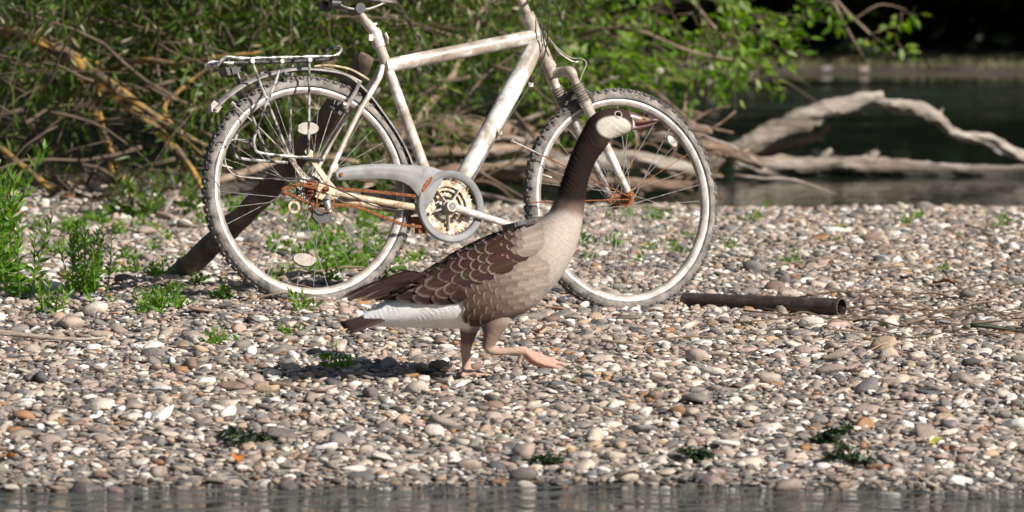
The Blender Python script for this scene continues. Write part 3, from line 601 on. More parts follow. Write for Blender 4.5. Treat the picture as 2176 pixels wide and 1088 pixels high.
# ---------------------------------------------------------------- weeds on the gravel
def weed(px, py, h, stems, label, seed, L=.05, W=.013, group=None, dens=34, mat='leaf_weed', lean=.16):
    p = on_ground(px, py); base = (p.x, p.y, p.z - .01); r = np.random.default_rng(seed); o = empty('weed_plant', base)
    for k in range(stems):
        s = shoot((base[0] + r.normal(0, .022), base[1] + r.normal(0, .022), base[2]), (r.normal(0, lean), r.normal(0, lean), 1), h * r.uniform(.6, 1.05), -.1, r, 9, .05)
        MB().tube(s, np.linspace(.0032, .0012, 9), 6).build('stem', M['leaf_weed'], o, org=base, auto=False)
        nl = max(6, int(dens * np.linalg.norm(s[-1] - s[0]) / .25)); t = np.linspace(.12, 1, nl) * 8; i = np.minimum(t.astype(int), 7); f = (t - i)[:, None]
        pos = s[i] * (1 - f) + s[i + 1] * f; a = np.arange(nl) * 2.4 + r.uniform(0, 6); el = np.linspace(.25, 1.5, nl)
        d = np.c_[np.cos(a), np.sin(a), el + r.normal(0, .2, nl)]
        me, pp, fr = leaves_mesh('tmp', pos, d, L, W, M[mat], seed * 7 + k, base); bpy.data.meshes.remove(me); fr *= np.linspace(1.05, .55, nl)[:, None, None]
        single_leaves(o, pp, fr, range(nl), M[mat])
    return tag(o, label, 'plant', group)
weed(8, 622, .52, 5, 'tall leafy green weed with broad leaves beside the lichen bush', 1, .085, .022, dens=26)
weed(40, 640, .33, 5, 'lower leafy weed at the foot of the tallest weed', 2, .06, .014)
weed(-40, 600, .56, 4, 'tallest weed stand growing at the edge of the bush', 9, .085, .022, dens=26)
weed(172, 632, .28, 9, 'upright feathery green weed standing alone on the pebbles', 3, .042, .010, dens=46)
weed(200, 622, .20, 5, 'short side shoot of weed close to the upright feathery one', 4, .04, .010)
weed(108, 668, .14, 5, 'pale green sprawling weed on bare pebbles', 5, .05, .012, lean=.5)
weed(325, 662, .09, 12, 'low bright green weed clump near the foot of the leaning log', 6, .038, .012, dens=40, lean=.7)
weed(366, 657, .085, 8, 'small weed tuft beside the low bright clump', 7, .034, .011, lean=.6)
weed(232, 650, .08, 3, 'thin small weed between the feathery weed and the low clump', 8, .035, .010, lean=.5)
weed(628, 712, .055, 6, 'little dark green weed tuft in front of the rear wheel', 10, .032, .011, lean=.7)
for i, (px, py) in enumerate([(250, 462), (300, 466), (330, 460), (415, 460)]):
    weed(px, py, .20, 3, ['broad leaved plant at the bush foot under the lichen branch', 'broad leaved plant beside the broken pale stick', 'broad leaved plant right behind the broken pale stick', 'broad leaved plant at the bush edge near the rear tyre', 'broad leaved plant behind the tall weeds', 'broad leaved plant behind the feathery weed'][i], 20 + i, .075, .03, dens=16, lean=.35, mat='leaf_willow')
SPRIG = []
for k in range(6):
    r = np.random.default_rng(900 + k); P_ = []; D_ = []
    for j in range(r.integers(3, 7)):
        s = shoot((r.normal(0, .012), r.normal(0, .012), 0), (r.normal(0, .6), r.normal(0, .6), 1), r.uniform(.03, .075), .2, r, 5); a, b_ = leaf_points(s, 13, .1, .012, r); P_.append(a); D_.append(b_)
    SPRIG.append(leaves_mesh('sprig', np.concatenate(P_), np.concatenate(D_), .024, .009, M['leaf_weed'], k)[0])
r = np.random.default_rng(77)
def sprig(px, py, sc, label, group):
    p = on_ground(px, py); o = link('weed_sprig', SPRIG[int(r.integers(0, 6))]); o.location = (p.x, p.y, p.z - .004); o.scale = (sc,) * 3; o.rotation_euler = (0, 0, r.uniform(0, 6.3)); tag(o, label, 'plant', group)
for k in range(46): sprig(r.uniform(490, 860), 440 + 165 * r.random(), r.uniform(.7, 1.5), 'small green sprig among the pebbles seen through the rear wheel', 'sprigs behind the rear wheel')
for k in range(22): sprig(r.uniform(1210, 1500), 430 + 130 * r.random() ** 1.5, r.uniform(.6, 1.2), 'small green sprig among the pebbles seen through the front wheel', 'sprigs behind the front wheel')
for k in range(16): sprig(r.uniform(1500, 2150), 436 + 150 * r.random(), r.uniform(.5, .9), 'tiny green sprig on the open gravel beyond the rusty pipe', 'sprigs on the open gravel')
for k in range(30): sprig(r.uniform(60, 470), 470 + 150 * r.random(), r.uniform(.6, 1.2), 'small green sprig on the gravel below the bush', 'sprigs below the bush')
for px, py in [(590, 630), (640, 665), (880, 560), (470, 640), (700, 600), (725, 785), (455, 735)]: sprig(px, py, 1.1, 'small green sprig among the pebbles in front of the rear wheel', 'sprigs before the rear wheel')
# dark dried waterweed on the stones near the water
for i, (px, py, w_) in enumerate([(530, 945, .075), (1765, 945, .07), (1800, 995, .075), (1152, 995, .05), (1480, 985, .05)]):
    p = on_ground(px, py); r2 = np.random.default_rng(950 + i); n = 420; cl_ = r2.normal(0, w_ * .35, (7, 3)); q = cl_[r2.integers(0, 7, n)] + r2.normal(0, w_ * .13, (n, 3)); q[:, 2] = np.abs(q[:, 2]) * .55 + .012
    me, _, _ = leaves_mesh('dried_waterweed', q, r2.normal(size=(n, 3)) * np.array([1, 1, .4]), .022, .009, M['algae'], i)
    o = link('dried_waterweed', me, None, (p.x, p.y, p.z)); tag(o, 'dark clump of dried waterweed on the pebbles ' + ['away from the other clumps', 'behind a second dark clump', 'at the water edge', 'beside yellowish stones at the water', 'small and flat near the water'][i], 'waterweed')
# dead leaves
def dead_leaf_mesh(k, mat):
    r2 = np.random.default_rng(970 + k); v = []; f = []
    for i in range(7):
        t = i / 6; wv = .5 * math.sin(math.pi * min(1, t * .95 + .03)) ** .8
        for j in (-1, 0, 1): v.append((j * wv * .6, t - .5, .18 * abs(j) + .12 * math.sin(t * 5 + k) + .04 * r2.normal()))
    for i in range(6):
        for j in range(2): a = i * 3 + j; f.append((a, a + 1, a + 4, a + 3))
    return MB().add(v, f).mesh('dead_leaf', mat)
M['dead'] = spot('dead_leaf', [(.35, (.13, .06, .03)), (.6, (.28, .13, .05))], 3, .8, bs=0)
M['dead_orange'] = spot('orange_leaf', [(.35, (.36, .10, .02)), (.6, (.52, .2, .05))], 3, .7, bs=0)
M['dead_yellow'] = spot('yellow_leaf', [(.35, (.34, .36, .04)), (.6, (.45, .42, .08))], 3, .7, bs=0)
for i, (px, py, s, mt, lb) in enumerate([(2005, 615, .075, 'dead', 'curled brown dead leaf on the gravel beyond the pipe end'), (1925, 603, .06, 'wood_dark', 'dark piece of bark beside the curled dead leaf'), (20, 985, .05, 'dead_orange', 'orange leaf lying near the water edge'),
        (1145, 715, .045, 'dead', 'dark brown dead leaf behind the goose foot'), (1990, 955, .05, 'dead_yellow', 'yellow green leaf lying among wet pebbles'), (505, 992, .06, 'dead_orange', 'thin orange brown leaf near the dark waterweed'), (1960, 958, .04, 'dead', 'reddish brown leaf beside the yellow green leaf')]):
    p = on_ground(px, py); o = link('dead_leaf', dead_leaf_mesh(i, M[mt])); o.location = (p.x, p.y, p.z + .018); o.scale = (s, s, s * .8); o.rotation_euler = (.15, .1, 1.4 + i); tag(o, lb, 'leaf')
# twigs washed up on the gravel
r = np.random.default_rng(88)
def ground_twig(px, py, ang, L, rad, label, group=None, mat='twig', nseg=10):
    p = on_ground(px, py); t = np.linspace(-.5, .5, nseg); k = r.normal(0, .25); ca, sa = math.cos(ang), math.sin(ang)
    x = p.x + L * t * ca - sa * k * L * t * t; y = p.y + L * t * sa + ca * k * L * t * t; z = ground_z(x, y) + .018 + rad + .012 * np.sin(t * r.uniform(3, 9) + r.uniform(0, 6))
    pts_ = np.c_[x, y, z]; mb = MB().tube(pts_, np.linspace(rad, rad * .4, nseg), 6, wob=.3)
    if r.random() < .6: q = pts_[nseg // 2]; s = shoot(q, (ca + r.normal(0, .6), sa + r.normal(0, .6), .25), L * .3, .4, r, 5); s[:, 2] = np.maximum(s[:, 2], ground_z(s[:, 0], s[:, 1]) + .015); mb.tube(s, np.linspace(rad * .6, rad * .25, 5), 5)
    tag(mb.build('twig', M[mat], None, org=tuple(pts_[0]), auto=False), label, 'twig', group)
for k in range(56): ground_twig(r.uniform(1640, 2230), r.normal(690, 30), r.normal(0, .55), r.uniform(.10, .5), r.uniform(.0015, .0042), ('dark' if k % 2 else 'light brown') + ' thin twig in the washed up twig patch beyond the pipe end', 'twig patch on the gravel', 'bush_twig' if k % 2 else 'wood_brown')
for k in range(14): ground_twig(r.uniform(1560, 2176), r.uniform(470, 600), r.normal(0, .4), r.uniform(.1, .4), r.uniform(.0015, .003), 'thin twig lying on the open gravel beyond the pipe', 'twigs on the open gravel')
for k in range(16): ground_twig(r.uniform(300, 900), r.uniform(560, 660), r.normal(0, .5), r.uniform(.1, .32), r.uniform(.0015, .004), 'thin twig lying on the gravel under the rear wheel', 'twigs under the rear wheel')
ground_twig(1430, 738, .05, .42, .004, 'long brown stick lying between the goose and the twig patch')
ground_twig(2140, 716, .1, .22, .008, 'mossy thick stick in the washed up twig patch', None, 'algae')
ground_twig(100, 735, .12, .34, .009, 'pale flat stick lying at the gravel beside an ochre stone', None, 'wood_pale')
ground_twig(650, 842, .1, .20, .005, 'short orange brown stick among the pebbles', None, 'wood_brown')
ground_twig(700, 590, .4, .3, .006, 'curved brown stick seen low through the rear wheel', None, 'wood_brown')
ground_twig(2150, 505, -.9, .5, .004, 'long thin dry stalk on the open gravel', None, 'twig')
# ---------------------------------------------------------------- bicycle
RC = P(656, 406, 19.6); A0 = R(26); LEAN = R(9)
dx = P(1320, 426, 20.05).x - RC.x; FC = P(1320, 426, 19.6 + dx * math.tan(A0))
fx = (FC - RC).normalized(); n0 = Vector((-math.sin(A0), math.cos(A0), 0)); ny_ = n0 * math.cos(LEAN) - Vector((0, 0, 1)) * math.sin(LEAN)
ny_ = (ny_ - fx * ny_.dot(fx)).normalized(); uz = fx.cross(ny_).normalized()
MBK = Matrix((( fx.x, ny_.x, uz.x, RC.x), (fx.y, ny_.y, uz.y, RC.y), (fx.z, ny_.z, uz.z, RC.z), (0, 0, 0, 1)))
base = MBK @ Matrix.Translation((0, 0, -.35)); bike = empty('bicycle', mw=base)
tag(bike, 'muddy abandoned bicycle with peeling white paint leaning on a log', 'bicycle')
INV = base.inverted()
WBASE = (FC - RC).length
def L(px, py, y=0.0):
    """bicycle coordinates of a point measured at px, py in the plane at lateral offset y"""
    o = INV @ CP; d = INV.to_3x3() @ ray(px, py); t = (y - o.y) / d.y; return o + d * t
LZ = .35
EX = (Vector((1, 0, 0)), Vector((0, 1, 0)), Vector((0, 0, 1)))
ST = R(5); EF = (Vector((math.cos(ST), math.sin(ST), 0)), Vector((-math.sin(ST), math.cos(ST), 0)), Vector((0, 0, 1)))
def part(mb, name, mat, parent=None, sm=True): return mb.build(name, M[mat], parent or bike, sm)
def tub(pts_, r_, seg=12, k=0):
    if k: pts_ = [Vector(q) for q in smooth(pts_, k)]
    if hasattr(r_, '__len__') and k: r_ = np.interp(np.linspace(0, 1, len(pts_)), np.linspace(0, 1, len(r_)), r_)
    return MB().tube(pts_, r_, seg)
def wheel(c, ax, hubr, seed, refl):
    c = Vector(c); mb = MB()
    prof = [(.3215, -.0115), (.3225, -.0125), (.3105, -.0130), (.3015, -.0105), (.2975, -.005), (.2975, .005), (.3015, .0105), (.3105, .0130), (.3225, .0125), (.3215, .0115), (.314, .009), (.314, -.009)]
    wh = part(mb.ring(prof, 120, c, ax), 'wheel', 'rim')
    for s in (-1, 1): part(MB().ring([(.3195, .0128 * s), (.3200, .0136 * s), (.3120, .0139 * s), (.3112, .0130 * s)], 120, c, ax), 'brake_track', 'track', wh)
    tp = [(.3165, -.012)] + [(.3285 + .0205 * math.sin(a), -.0215 * math.cos(a)) for a in np.linspace(-.35, math.pi + .35, 15)] + [(.3165, .012)]
    part(MB().ring(tp, 120, c, ax, False), 'tyre', 'rubber', wh)
    kn = MB()
    for k in range(76):
        th = 2 * math.pi * k / 76; d = ax[0] * math.cos(th) + ax[2] * math.sin(th); tn = ax[2] * math.cos(th) - ax[0] * math.sin(th)
        for s in (-1, 1):
            b1 = (d * .75 + ax[1] * s * .66).normalized(); b2 = tn.cross(b1)
            kn.box(c + d * .3455 + ax[1] * s * .0165 + tn * (.004 * s), (.0052, .0032, .0052), (tn, b1, b2))
            kn.box(c + d * .3500 + ax[1] * s * .0062 + tn * (.009 + .003 * s), (.0072, .0022, .0042), (tn, d, ax[1]))
            b1 = (d * .25 + ax[1] * s * .97).normalized(); b2 = tn.cross(b1)
            if k % 2: kn.box(c + d * .3385 + ax[1] * s * .0205 + tn * .004, (.0038, .0016, .0036), (tn, b1, b2))
    part(kn, 'tread', 'knob', wh, False)
    hb = MB().ring([(.0, -.055), (.008, -.055), (.009, -.040), (hubr, -.036), (hubr, -.031), (.014, -.026), (.013, 0), (.014, .026), (hubr, .031), (hubr, .036), (.009, .040), (.008, .055), (0, .055)], 28, c, ax, False)
    part(hb, 'hub', 'rust' if hubr < .026 else 'black', wh)
    r2 = np.random.default_rng(seed)
    for k in range(36):
        s = -1 if k % 2 else 1; th = 2 * math.pi * k / 36 + .03; tw = R(62) * (1 if (k // 2) % 2 else -1)
        d1 = ax[0] * math.cos(th + tw) + ax[2] * math.sin(th + tw); d2 = ax[0] * math.cos(th) + ax[2] * math.sin(th)
        a_ = c + d1 * (hubr - .004) + ax[1] * s * .034; b_ = c + d2 * .300 + ax[1] * s * .003
        part(MB().tube([a_, b_], .00115, 5), 'spoke', 'rust' if r2.random() < .10 else 'steel', wh)
    for th, rr, k_ in refl:
        d = ax[0] * math.cos(th) + ax[2] * math.sin(th); tn = ax[2] * math.cos(th) - ax[0] * math.sin(th)
        q = c + d * rr - ax[1] * .020; poly = [q + tn * (.036 * k_ * math.cos(a)) + d * (.019 * k_ * math.sin(a)) for a in np.linspace(0, 2 * math.pi, 24, endpoint=False)]
        part(MB().plate(poly, ax[1], .005), 'spoke_reflector', 'reflector' if k_ == 1 else 'steel', wh)
    d = ax[0] * math.cos(2.9) + ax[2] * math.sin(2.9); part(MB().tube([c + d * .30, c + d * .262], .0035, 6), 'valve', 'steel', wh)
    return wh
HB = Vector((0, 0, LZ)); HF = Vector((WBASE, 0, LZ))
wheel(HB, EX, .028, 1, [(R(93), .19, 1), (R(262), .215, 1)])
wheel(HF, EF, .024, 2, [(R(47), .262, .6)])
# --- frame
BBp = L(934, 444, 0); ST_top = L(803, 88, 0); HT_top = L(1123, 36, 0); HT_bot = L(1168, 145, 0)
TT_a = L(818, 141, 0); TT_b = L(1142, 76, 0); DT_a = L(1142, 92, 0)
fr_ = MB()
fr_.tube([ST_top, BBp], .0165, 20); fr_.tube([TT_a, TT_b], .0225, 20); DT_b = L(953, 440, 0); fr_.tube([DT_a, DT_a.lerp(DT_b, .5), DT_b], [.0285, .030, .028], 20)
fr_.tube([HT_top, HT_bot], [.0205, .0205], 20); fr_.tube([BBp + Vector((0, -.036, 0)), BBp + Vector((0, .036, 0))], .0225, 24)
hd = (HT_top - HT_bot).normalized()
frame = part(fr_, 'frame', 'paint')
for s in (-1, 1):
    y_ = .060 * s; ax_e = Vector((0.004, y_, LZ + .004))
    if s < 0: p = [L(812, 140, -.006), L(806, 165, -.018), L(786, 200, -.034), L(757, 250, -.050), L(716, 335, -.060), L(694, 385, -.062)]
    p = [Vector((q.x, abs(q.y) * s, q.z)) for q in p]; part(tub(p, [.009, .0085, .0085, .0085, .008, .0075], 12, 4), 'seat_stay', 'paint', frame)
    q = [L(884, 441, -.045), L(800, 427, -.050), L(712, 410, -.060)]; q = [Vector((a.x, abs(a.y) * s, a.z)) for a in q]; q.insert(0, BBp + Vector((-.02, .025 * s, 0)))
    part(tub(q, [.010, .0115, .011, .009], 12, 4), 'chain_stay', 'bone', frame)
    d0 = [L(690, 372, -.062), L(716, 402, -.062), L(722, 420, -.062), L(690, 428, -.062), L(668, 418, -.062), L(676, 392, -.062)]
    part(MB().plate([Vector((a.x, -.062 * -s if s > 0 else -.062, a.z)) for a in d0], (0, 1, 0), .003), 'dropout', 'bone', frame)
    e0 = [L(692, 392, -.063), L(657, 340, -.063), L(646, 322, -.063), L(652, 314, -.063), L(664, 322, -.063), L(664, 334, -.063), L(700, 384, -.063)]
    part(MB().plate([Vector((a.x, -.065 if s < 0 else .065, a.z)) for a in e0], (0, 1, 0), .003), 'rack_tab', 'bone', frame)
part(MB().tube([L(690, 402, -.058), L(694, 402, -.078)], .009, 12), 'axle_nut', 'rust', frame)
for a, b_, r_ in ((.0, .10, .0228), (.90, 1.0, .0228)): part(MB().tube([HT_top.lerp(HT_bot, a), HT_top.lerp(HT_bot, b_)], r_, 20), 'headset_cup', 'paint', frame)
# seat clamp, post, saddle
su = (ST_top - BBp).normalized()
cl = MB().tube([ST_top - su * .018, ST_top + su * .030], .0205, 20); part(cl, 'seat_clamp', 'paint')
cb = ST_top + su * .012; cm = part(MB().tube([cb + Vector((-.030, -.006, .0)), cb + Vector((-.012, -.006, .0))], .009, 10).box(cb + Vector((-.026, -.012, -.002)), (.007, .004, .010)), 'clamp_bolt', 'paint')
lv = [cb + Vector((.018, -.024, .012)), cb + Vector((.026, -.026, -.004)), cb + Vector((.026, -.026, -.020))]; part(tub(lv, [.005, .004, .003], 8, 3), 'quick_release_lever', 'steel')
SPb = ST_top + su * .028; SPt = L(758, 20, 0)
part(MB().tube([SPb, SPb.lerp(SPt, .5), SPb.lerp(SPt, .52), SPt + su * .01], [.0155, .0150, .0120, .0110], 18), 'seat_post', 'paint')
for k in range(2): part(MB().tube([SPb + su * (.004 + .018 * k), SPb + su * (.011 + .018 * k)], .0180 - .001 * k, 18), 'post_collar', 'paint')
sp = SPt + Vector((0, 0, -.012)); sm_ = MB(); prof = []
for i in range(17):
    t = i / 16; x = -.15 + .28 * t; wd = .078 * (1 - sst(.15, .75, t)) + .022 * sst(.0, .6, t) * (1 - .4 * sst(.9, 1, t)); wd *= .35 + .65 * min(1, (t + .02) / .12) ** .5
    for j in range(13):
        a = math.pi * (j / 12); prof.append((sp.x + x, sp.y + wd * math.cos(a), sp.z + .045 + .028 * math.sin(a) ** .7 + .02 * (1 - t) * abs(math.cos(a)) - .012 * abs(math.cos(a))))
fs = [(i * 13 + j, i * 13 + j + 1, (i + 1) * 13 + j + 1, (i + 1) * 13 + j) for i in range(16) for j in range(12)] + [tuple(range(12, -1, -1)), tuple(range(16 * 13, 17 * 13))] + [(i * 13, (i + 1) * 13, (i + 1) * 13 + 12, i * 13 + 12) for i in range(16)]
sad = part(sm_.add(prof, fs), 'saddle', 'saddle')
for s in (-1, 1): part(tub([sp + Vector((-.10, .03 * s, .035)), sp + Vector((-.04, .022 * s, .012)), sp + Vector((.03, .022 * s, .012)), sp + Vector((.10, .012 * s, .040))], .0036, 8, 4), 'saddle_rail', 'steel', sad)
part(MB().tube([sp + Vector((0, -.03, .012)), sp + Vector((0, .03, .012))], .017, 16), 'saddle_clamp', 'black', sad)
part(MB().tube([sp + Vector((-.105, -.035, .022)), sp + Vector((-.075, -.035, .022))], .016, 12).tube([sp + Vector((-.105, .035, .022)), sp + Vector((-.075, .035, .022))], .016, 12), 'saddle_spring', 'black', sad)
# --- fork
fk = MB(); CR = HT_bot - hd * .016
def Lf(px, py, y): # in the plane of the steered fork
    o = INV @ CP - HF; d = INV.to_3x3() @ ray(px, py); t = (y - o.dot(EF[1])) / d.dot(EF[1]); return o + d * t + HF
rl = [Lf(1216, 160, -.056), Lf(1226, 183, -.056)]; axr = HF - EF[1] * .052
cr_c = CR
cen = Lf(1190, 150, 0)
crown = [Lf(1216, 158, -.058), Lf(1205, 148, -.050), CR + EF[0] * .012 - EF[1] * .016, CR + EF[0] * .012 + EF[1] * .016]
off = rl[0] - (CR + EF[0] * .012 - EF[1] * .056)
def leg_pts(s):
    t0 = Lf(1216, 160, -.058); b0 = HF - EF[1] * .054 + Vector((-.004, 0, .012))
    if s > 0: t0 = t0 + EF[1] * .116; b0 = b0 + EF[1] * .108
    return t0, b0
fork = part(MB().tube([CR + hd * .03, CR - hd * .012], .0195, 18), 'fork', 'paint')
for s in (-1, 1):
    t0, b0 = leg_pts(s); dl = (b0 - t0).normalized(); ln = (b0 - t0).length; at = lambda q: t0 + dl * (ln * q)
    part(tub([CR - hd * .004, CR + EF[0] * .018 + EF[1] * (.035 * s), at(-.03), at(.02)], [.0165, .0165, .0165, .0150], 14, 5), 'fork_crown', 'paint', fork)
    part(MB().tube([at(-.02), at(.10)], .0135, 16), 'stanchion', 'paint', fork)
    bt = MB(); zs = np.linspace(.07, .215, 29); bt.tube([at(q) for q in zs], [.0165 + .0035 * math.cos(i * math.pi / 2) + .002 * i / 28 for i in range(29)], 18); part(bt, 'rubber_boot', 'boot', fork)
    part(MB().tube([at(.21), at(.25), at(.255), at(.5), at(.93), at(.98)], [.0190, .0190, .0165, .0155, .0115, .0105], 16), 'lower_leg', 'paint' if s < 0 else 'steel', fork)
    part(MB().tube([b0 - EF[1] * .008 * s * -1, b0 + EF[1] * .012 * s], .0125, 12).box(b0, (.012, .004, .016), EF), 'fork_dropout', 'rust', fork)
    part(MB().tube([b0, b0 + EF[1] * .016 * s], .0085, 6), 'axle_nut', 'rust', fork)
    arm = [at(.25) + EF[0] * .006 - EF[1] * .004 * s, at(.20) + EF[0] * .030, at(.13) + EF[0] * .026, at(.09) + EF[0] * .012 - EF[1] * .01 * s]
    br = part(tub(arm, [.008, .008, .007, .006], 10, 4), 'brake_arm', 'black', fork)
    part(MB().box(at(.26) - EF[1] * (.026 * s) + EF[0] * .010, (.024, .006, .006), EF), 'brake_pad', 'black', br)
t0, b0 = leg_pts(-1); t1, b1 = leg_pts(1)
part(tub([t0.lerp(b0, .25) + EF[0] * .012, t0.lerp(t1, .3) + EF[0] * .02 + (b0 - t0) * .12, t0.lerp(t1, .7) + EF[0] * .02 + (b0 - t0) * .12, t1.lerp(b1, .25) + EF[0] * .012], .011, 12, 5), 'fork_brace', 'black', fork)
# --- stem and handlebar (above the picture)
H1 = HT_top + hd * .01; H2 = H1 + hd * .11
part(MB().tube([HT_top, HT_top + hd * .012, HT_top + hd * .013, H2], [.0205, .0205, .0140, .0138], 18), 'stem', 'paint')
sx = H2 + EF[0] * .075 + Vector((0, 0, .035)); part(tub([H2, H2 + hd * .012 + EF[0] * .01, sx], .0155, 14, 4), 'stem_extension', 'paint')
hbp = [sx + EF[1] * (.29 * s) + EF[0] * (-.07 * abs(s) ** 2) + Vector((0, 0, .03 * abs(s))) for s in np.linspace(-1, 1, 15)]
hbar = part(MB().tube(hbp, .0118, 14), 'handlebar', 'steel')
for s in (0, 14):
    i2 = 3 if s == 0 else 11; part(MB().tube([hbp[s], hbp[s].lerp(hbp[i2], .72)], .0165, 14), 'grip', 'black', hbar)
    q = hbp[i2]; part(tub([q, q + EF[0] * .05 + Vector((0, 0, -.02)), hbp[s].lerp(q, .45) + EF[0] * .055 + Vector((0, 0, -.03))], [.008, .006, .005], 8, 3), 'brake_lever', 'black', hbar)
# --- mudguard, rack, tail light
mg = [(458, 236), (478, 216), (512, 190), (552, 169), (600, 155), (645, 149), (692, 152), (735, 161), (766, 184), (792, 212), (815, 243), (838, 276), (858, 310), (874, 347), (884, 392)]
near = smooth([L(x, y, -.027) for x, y in mg], 4); vs = []; fs = []; m7 = 7
for i, q in enumerate(near):
    q = Vector(q); c0 = Vector((q.x, 0, q.z)); rd = (c0 - HB).normalized(); flare = 1 + .25 * max(0, 1 - i / 5)
    for j in range(m7):
        a = math.pi * j / (m7 - 1); vs.append(c0 + Vector((0, -.028 * math.cos(a) * flare, 0)) + rd * (.013 * math.sin(a)))
n_ = len(near)
fs = [(i * m7 + j, i * m7 + j + 1, (i + 1) * m7 + j + 1, (i + 1) * m7 + j) for i in range(n_ - 1) for j in range(m7 - 1)]
mgo = part(MB().add(vs, fs), 'mudguard', 'fender'); so_ = mgo.modifiers.new('thick', 'SOLIDIFY'); so_.thickness = .0018; so_.offset = 0
part(MB().plate([L(445, 222, -.012), L(452, 214, -.012), L(468, 228, -.012), L(460, 240, -.012), L(446, 238, -.012)], (0, 1, 0), .013), 'tail_reflector', 'reflector', mgo)
part(tub([L(494, 220, -.03), L(560, 280, -.045), L(655, 378, -.060)], .0024, 6, 3), 'mudguard_stay', 'steel', mgo)
part(MB().tube([L(490, 218, -.033), L(498, 224, -.033)], .008, 8), 'stay_bolt', 'steel', mgo)
part(MB().tube([L(602, 157, -.033), L(612, 160, -.033)], .008, 8), 'stay_bolt', 'black', mgo)
def mir(q, s=1): return [Vector((a.x, a.y * s, a.z)) for a in q]
rail = [L(463, 138, -.045), L(470, 128, -.056), L(486, 121, -.060), L(520, 124, -.060), L(600, 122, -.060), L(680, 120, -.060), L(712, 118, -.060), L(724, 108, -.056), L(720, 100, -.044)]
rack = part(tub(rail, .0055, 10, 4), 'rack', 'chrome')
part(tub(mir(rail, -1), .0055, 10, 4), 'rack_rail', 'chrome', rack)
for i in (0, 8): part(tub([rail[i], rail[i] + Vector((-.006 if i == 0 else .006, abs(rail[i].y), .004)), mir([rail[i]], -1)[0]], .0055, 10, 4), 'rack_end', 'chrome', rack)
for px_ in (500, 545, 590, 635, 680):
    a = L(px_, 123, -.060); part(MB().tube([a, Vector((a.x, .060, a.z))], .0036, 8), 'rack_crossbar', 'chrome', rack)
part(tub([L(498, 134, -.02), L(590, 132, -.02), L(700, 126, -.02), L(716, 112, -.02)], .0045, 8, 4), 'spring_clip', 'black', rack)
part(tub([L(505, 131, .02), L(590, 130, .02), L(700, 124, .02), L(722, 108, .02)], .0045, 8, 4), 'spring_clip', 'black', rack)
stA_ = [L(535, 130, -.062), L(556, 185, -.068), L(590, 270, -.072), L(616, 336, -.072)]; stC_ = [L(657, 128, -.062), L(657, 200, -.068), L(656, 300, -.072), L(656, 326, -.072)]
stB_ = [L(598, 130, -.064), L(585, 175, -.070), L(562, 230, -.074), L(541, 290, -.076), L(541, 312, -.076), L(552, 325, -.076), L(600, 331, -.074), L(652, 335, -.072)]
for s in (1, -1):
    part(tub(mir(stA_, s), .0042, 8, 3), 'rack_strut', 'chrome', rack); part(tub(mir(stB_, s), .0048, 8, 4), 'rack_strut', 'chrome', rack); part(tub(mir(stC_, s), .0042, 8, 3), 'rack_strut', 'chrome', rack)
for q in (stA_[0], stB_[0], stC_[0]): part(MB().tube([q + Vector((0, -.008, 0)), q + Vector((0, .004, 0))], .0072, 10), 'strut_bolt', 'steel', rack)
part(MB().tube([L(640, 336, -.074), L(686, 340, -.074)], .0055, 8), 'strut_foot', 'black', rack)
for s in (1, -1): part(tub(mir([L(668, 141, -.03), L(700, 139, -.035), L(740, 146, -.035), L(765, 158, -.032), L(784, 170, -.028)], s), .0036, 8, 4), 'rack_front_stay', 'bone', rack)
tl = part(MB().box(L(497, 150, 0), (.020, .030, .010), (Vector((.95, 0, .3)), Vector((0, 1, 0)), Vector((-.3, 0, .95)))), 'tail_light', 'black')
part(MB().box(L(478, 152, 0), (.006, .026, .015), (Vector((.95, 0, .3)), Vector((0, 1, 0)), Vector((-.3, 0, .95)))), 'tail_lens', 'black', tl)
part(tub([L(500, 158, 0), L(507, 175, 0), L(514, 186, 0)], .006, 8, 3), 'light_bracket', 'black', tl)
# --- rear brake
for s in (1, -1):
    a, b_ = L(732, 232, -.040), L(764, 176, -.040); bb = part(tub(mir([a, a.lerp(b_, .5) + Vector((.004, 0, 0)), b_], s), [.008, .007, .006], 8, 3), 'rear_brake_arm', 'fender')
    part(MB().box(mir([L(728, 228, -.026)], s)[0], (.022, .006, .007), (Vector((.8, 0, -.6)), Vector((0, 1, 0)), Vector((.6, 0, .8)))), 'rear_brake_pad', 'black', bb)
part(MB().tube([L(728, 222, -.044), L(734, 222, -.044)], .009, 10), 'brake_boss', 'steel')
# --- crankset
CH = BBp + Vector((0, -.050, 0)); CE = BBp + Vector((0, -.078, 0))
cs = part(MB().ring([(.0, -.006), (.020, -.006), (.024, 0), (.020, .006), (0, .006)], 24, CH + Vector((0, -.012, 0)), closed=False), 'crankset', 'steel')
def chainring(r_o, r_i, y, teeth):
    mb = MB(); mb.ring([(r_o - .004, -.0014), (r_o - .004, .0014), (r_i, .0014), (r_i, -.0014)], 96, CH + Vector((0, y, 0)))
    for k in range(teeth):
        th = 2 * math.pi * k / teeth; d = Vector((math.cos(th), 0, math.sin(th))); tn = Vector((-math.sin(th), 0, math.cos(th))); mb.box(CH + Vector((0, y, 0)) + d * (r_o - .002), (.0032, .0011, .0022), (d, Vector((0, 1, 0)), tn))
    part(mb, 'chainring', 'ring', cs)
chainring(.087, .064, -.006, 42); chainring(.068, .052, .002, 32); chainring(.050, .036, .010, 24)
for k in range(5):
    th = R(-18 + 72 * k); d = Vector((math.cos(th), 0, math.sin(th))); q = CH + Vector((0, -.009, 0))
    part(MB().tube([q + d * .012, q + d * .045, q + d * .070], [.0125, .0085, .0080], 10, .5), 'spider_arm', 'steel' if k % 2 else 'ring', cs)
    part(MB().tube([q + d * .066 + Vector((0, -.006, 0)), q + d * .066], .0055, 10), 'ring_bolt', 'rust' if k % 2 == 0 else 'steel', cs)
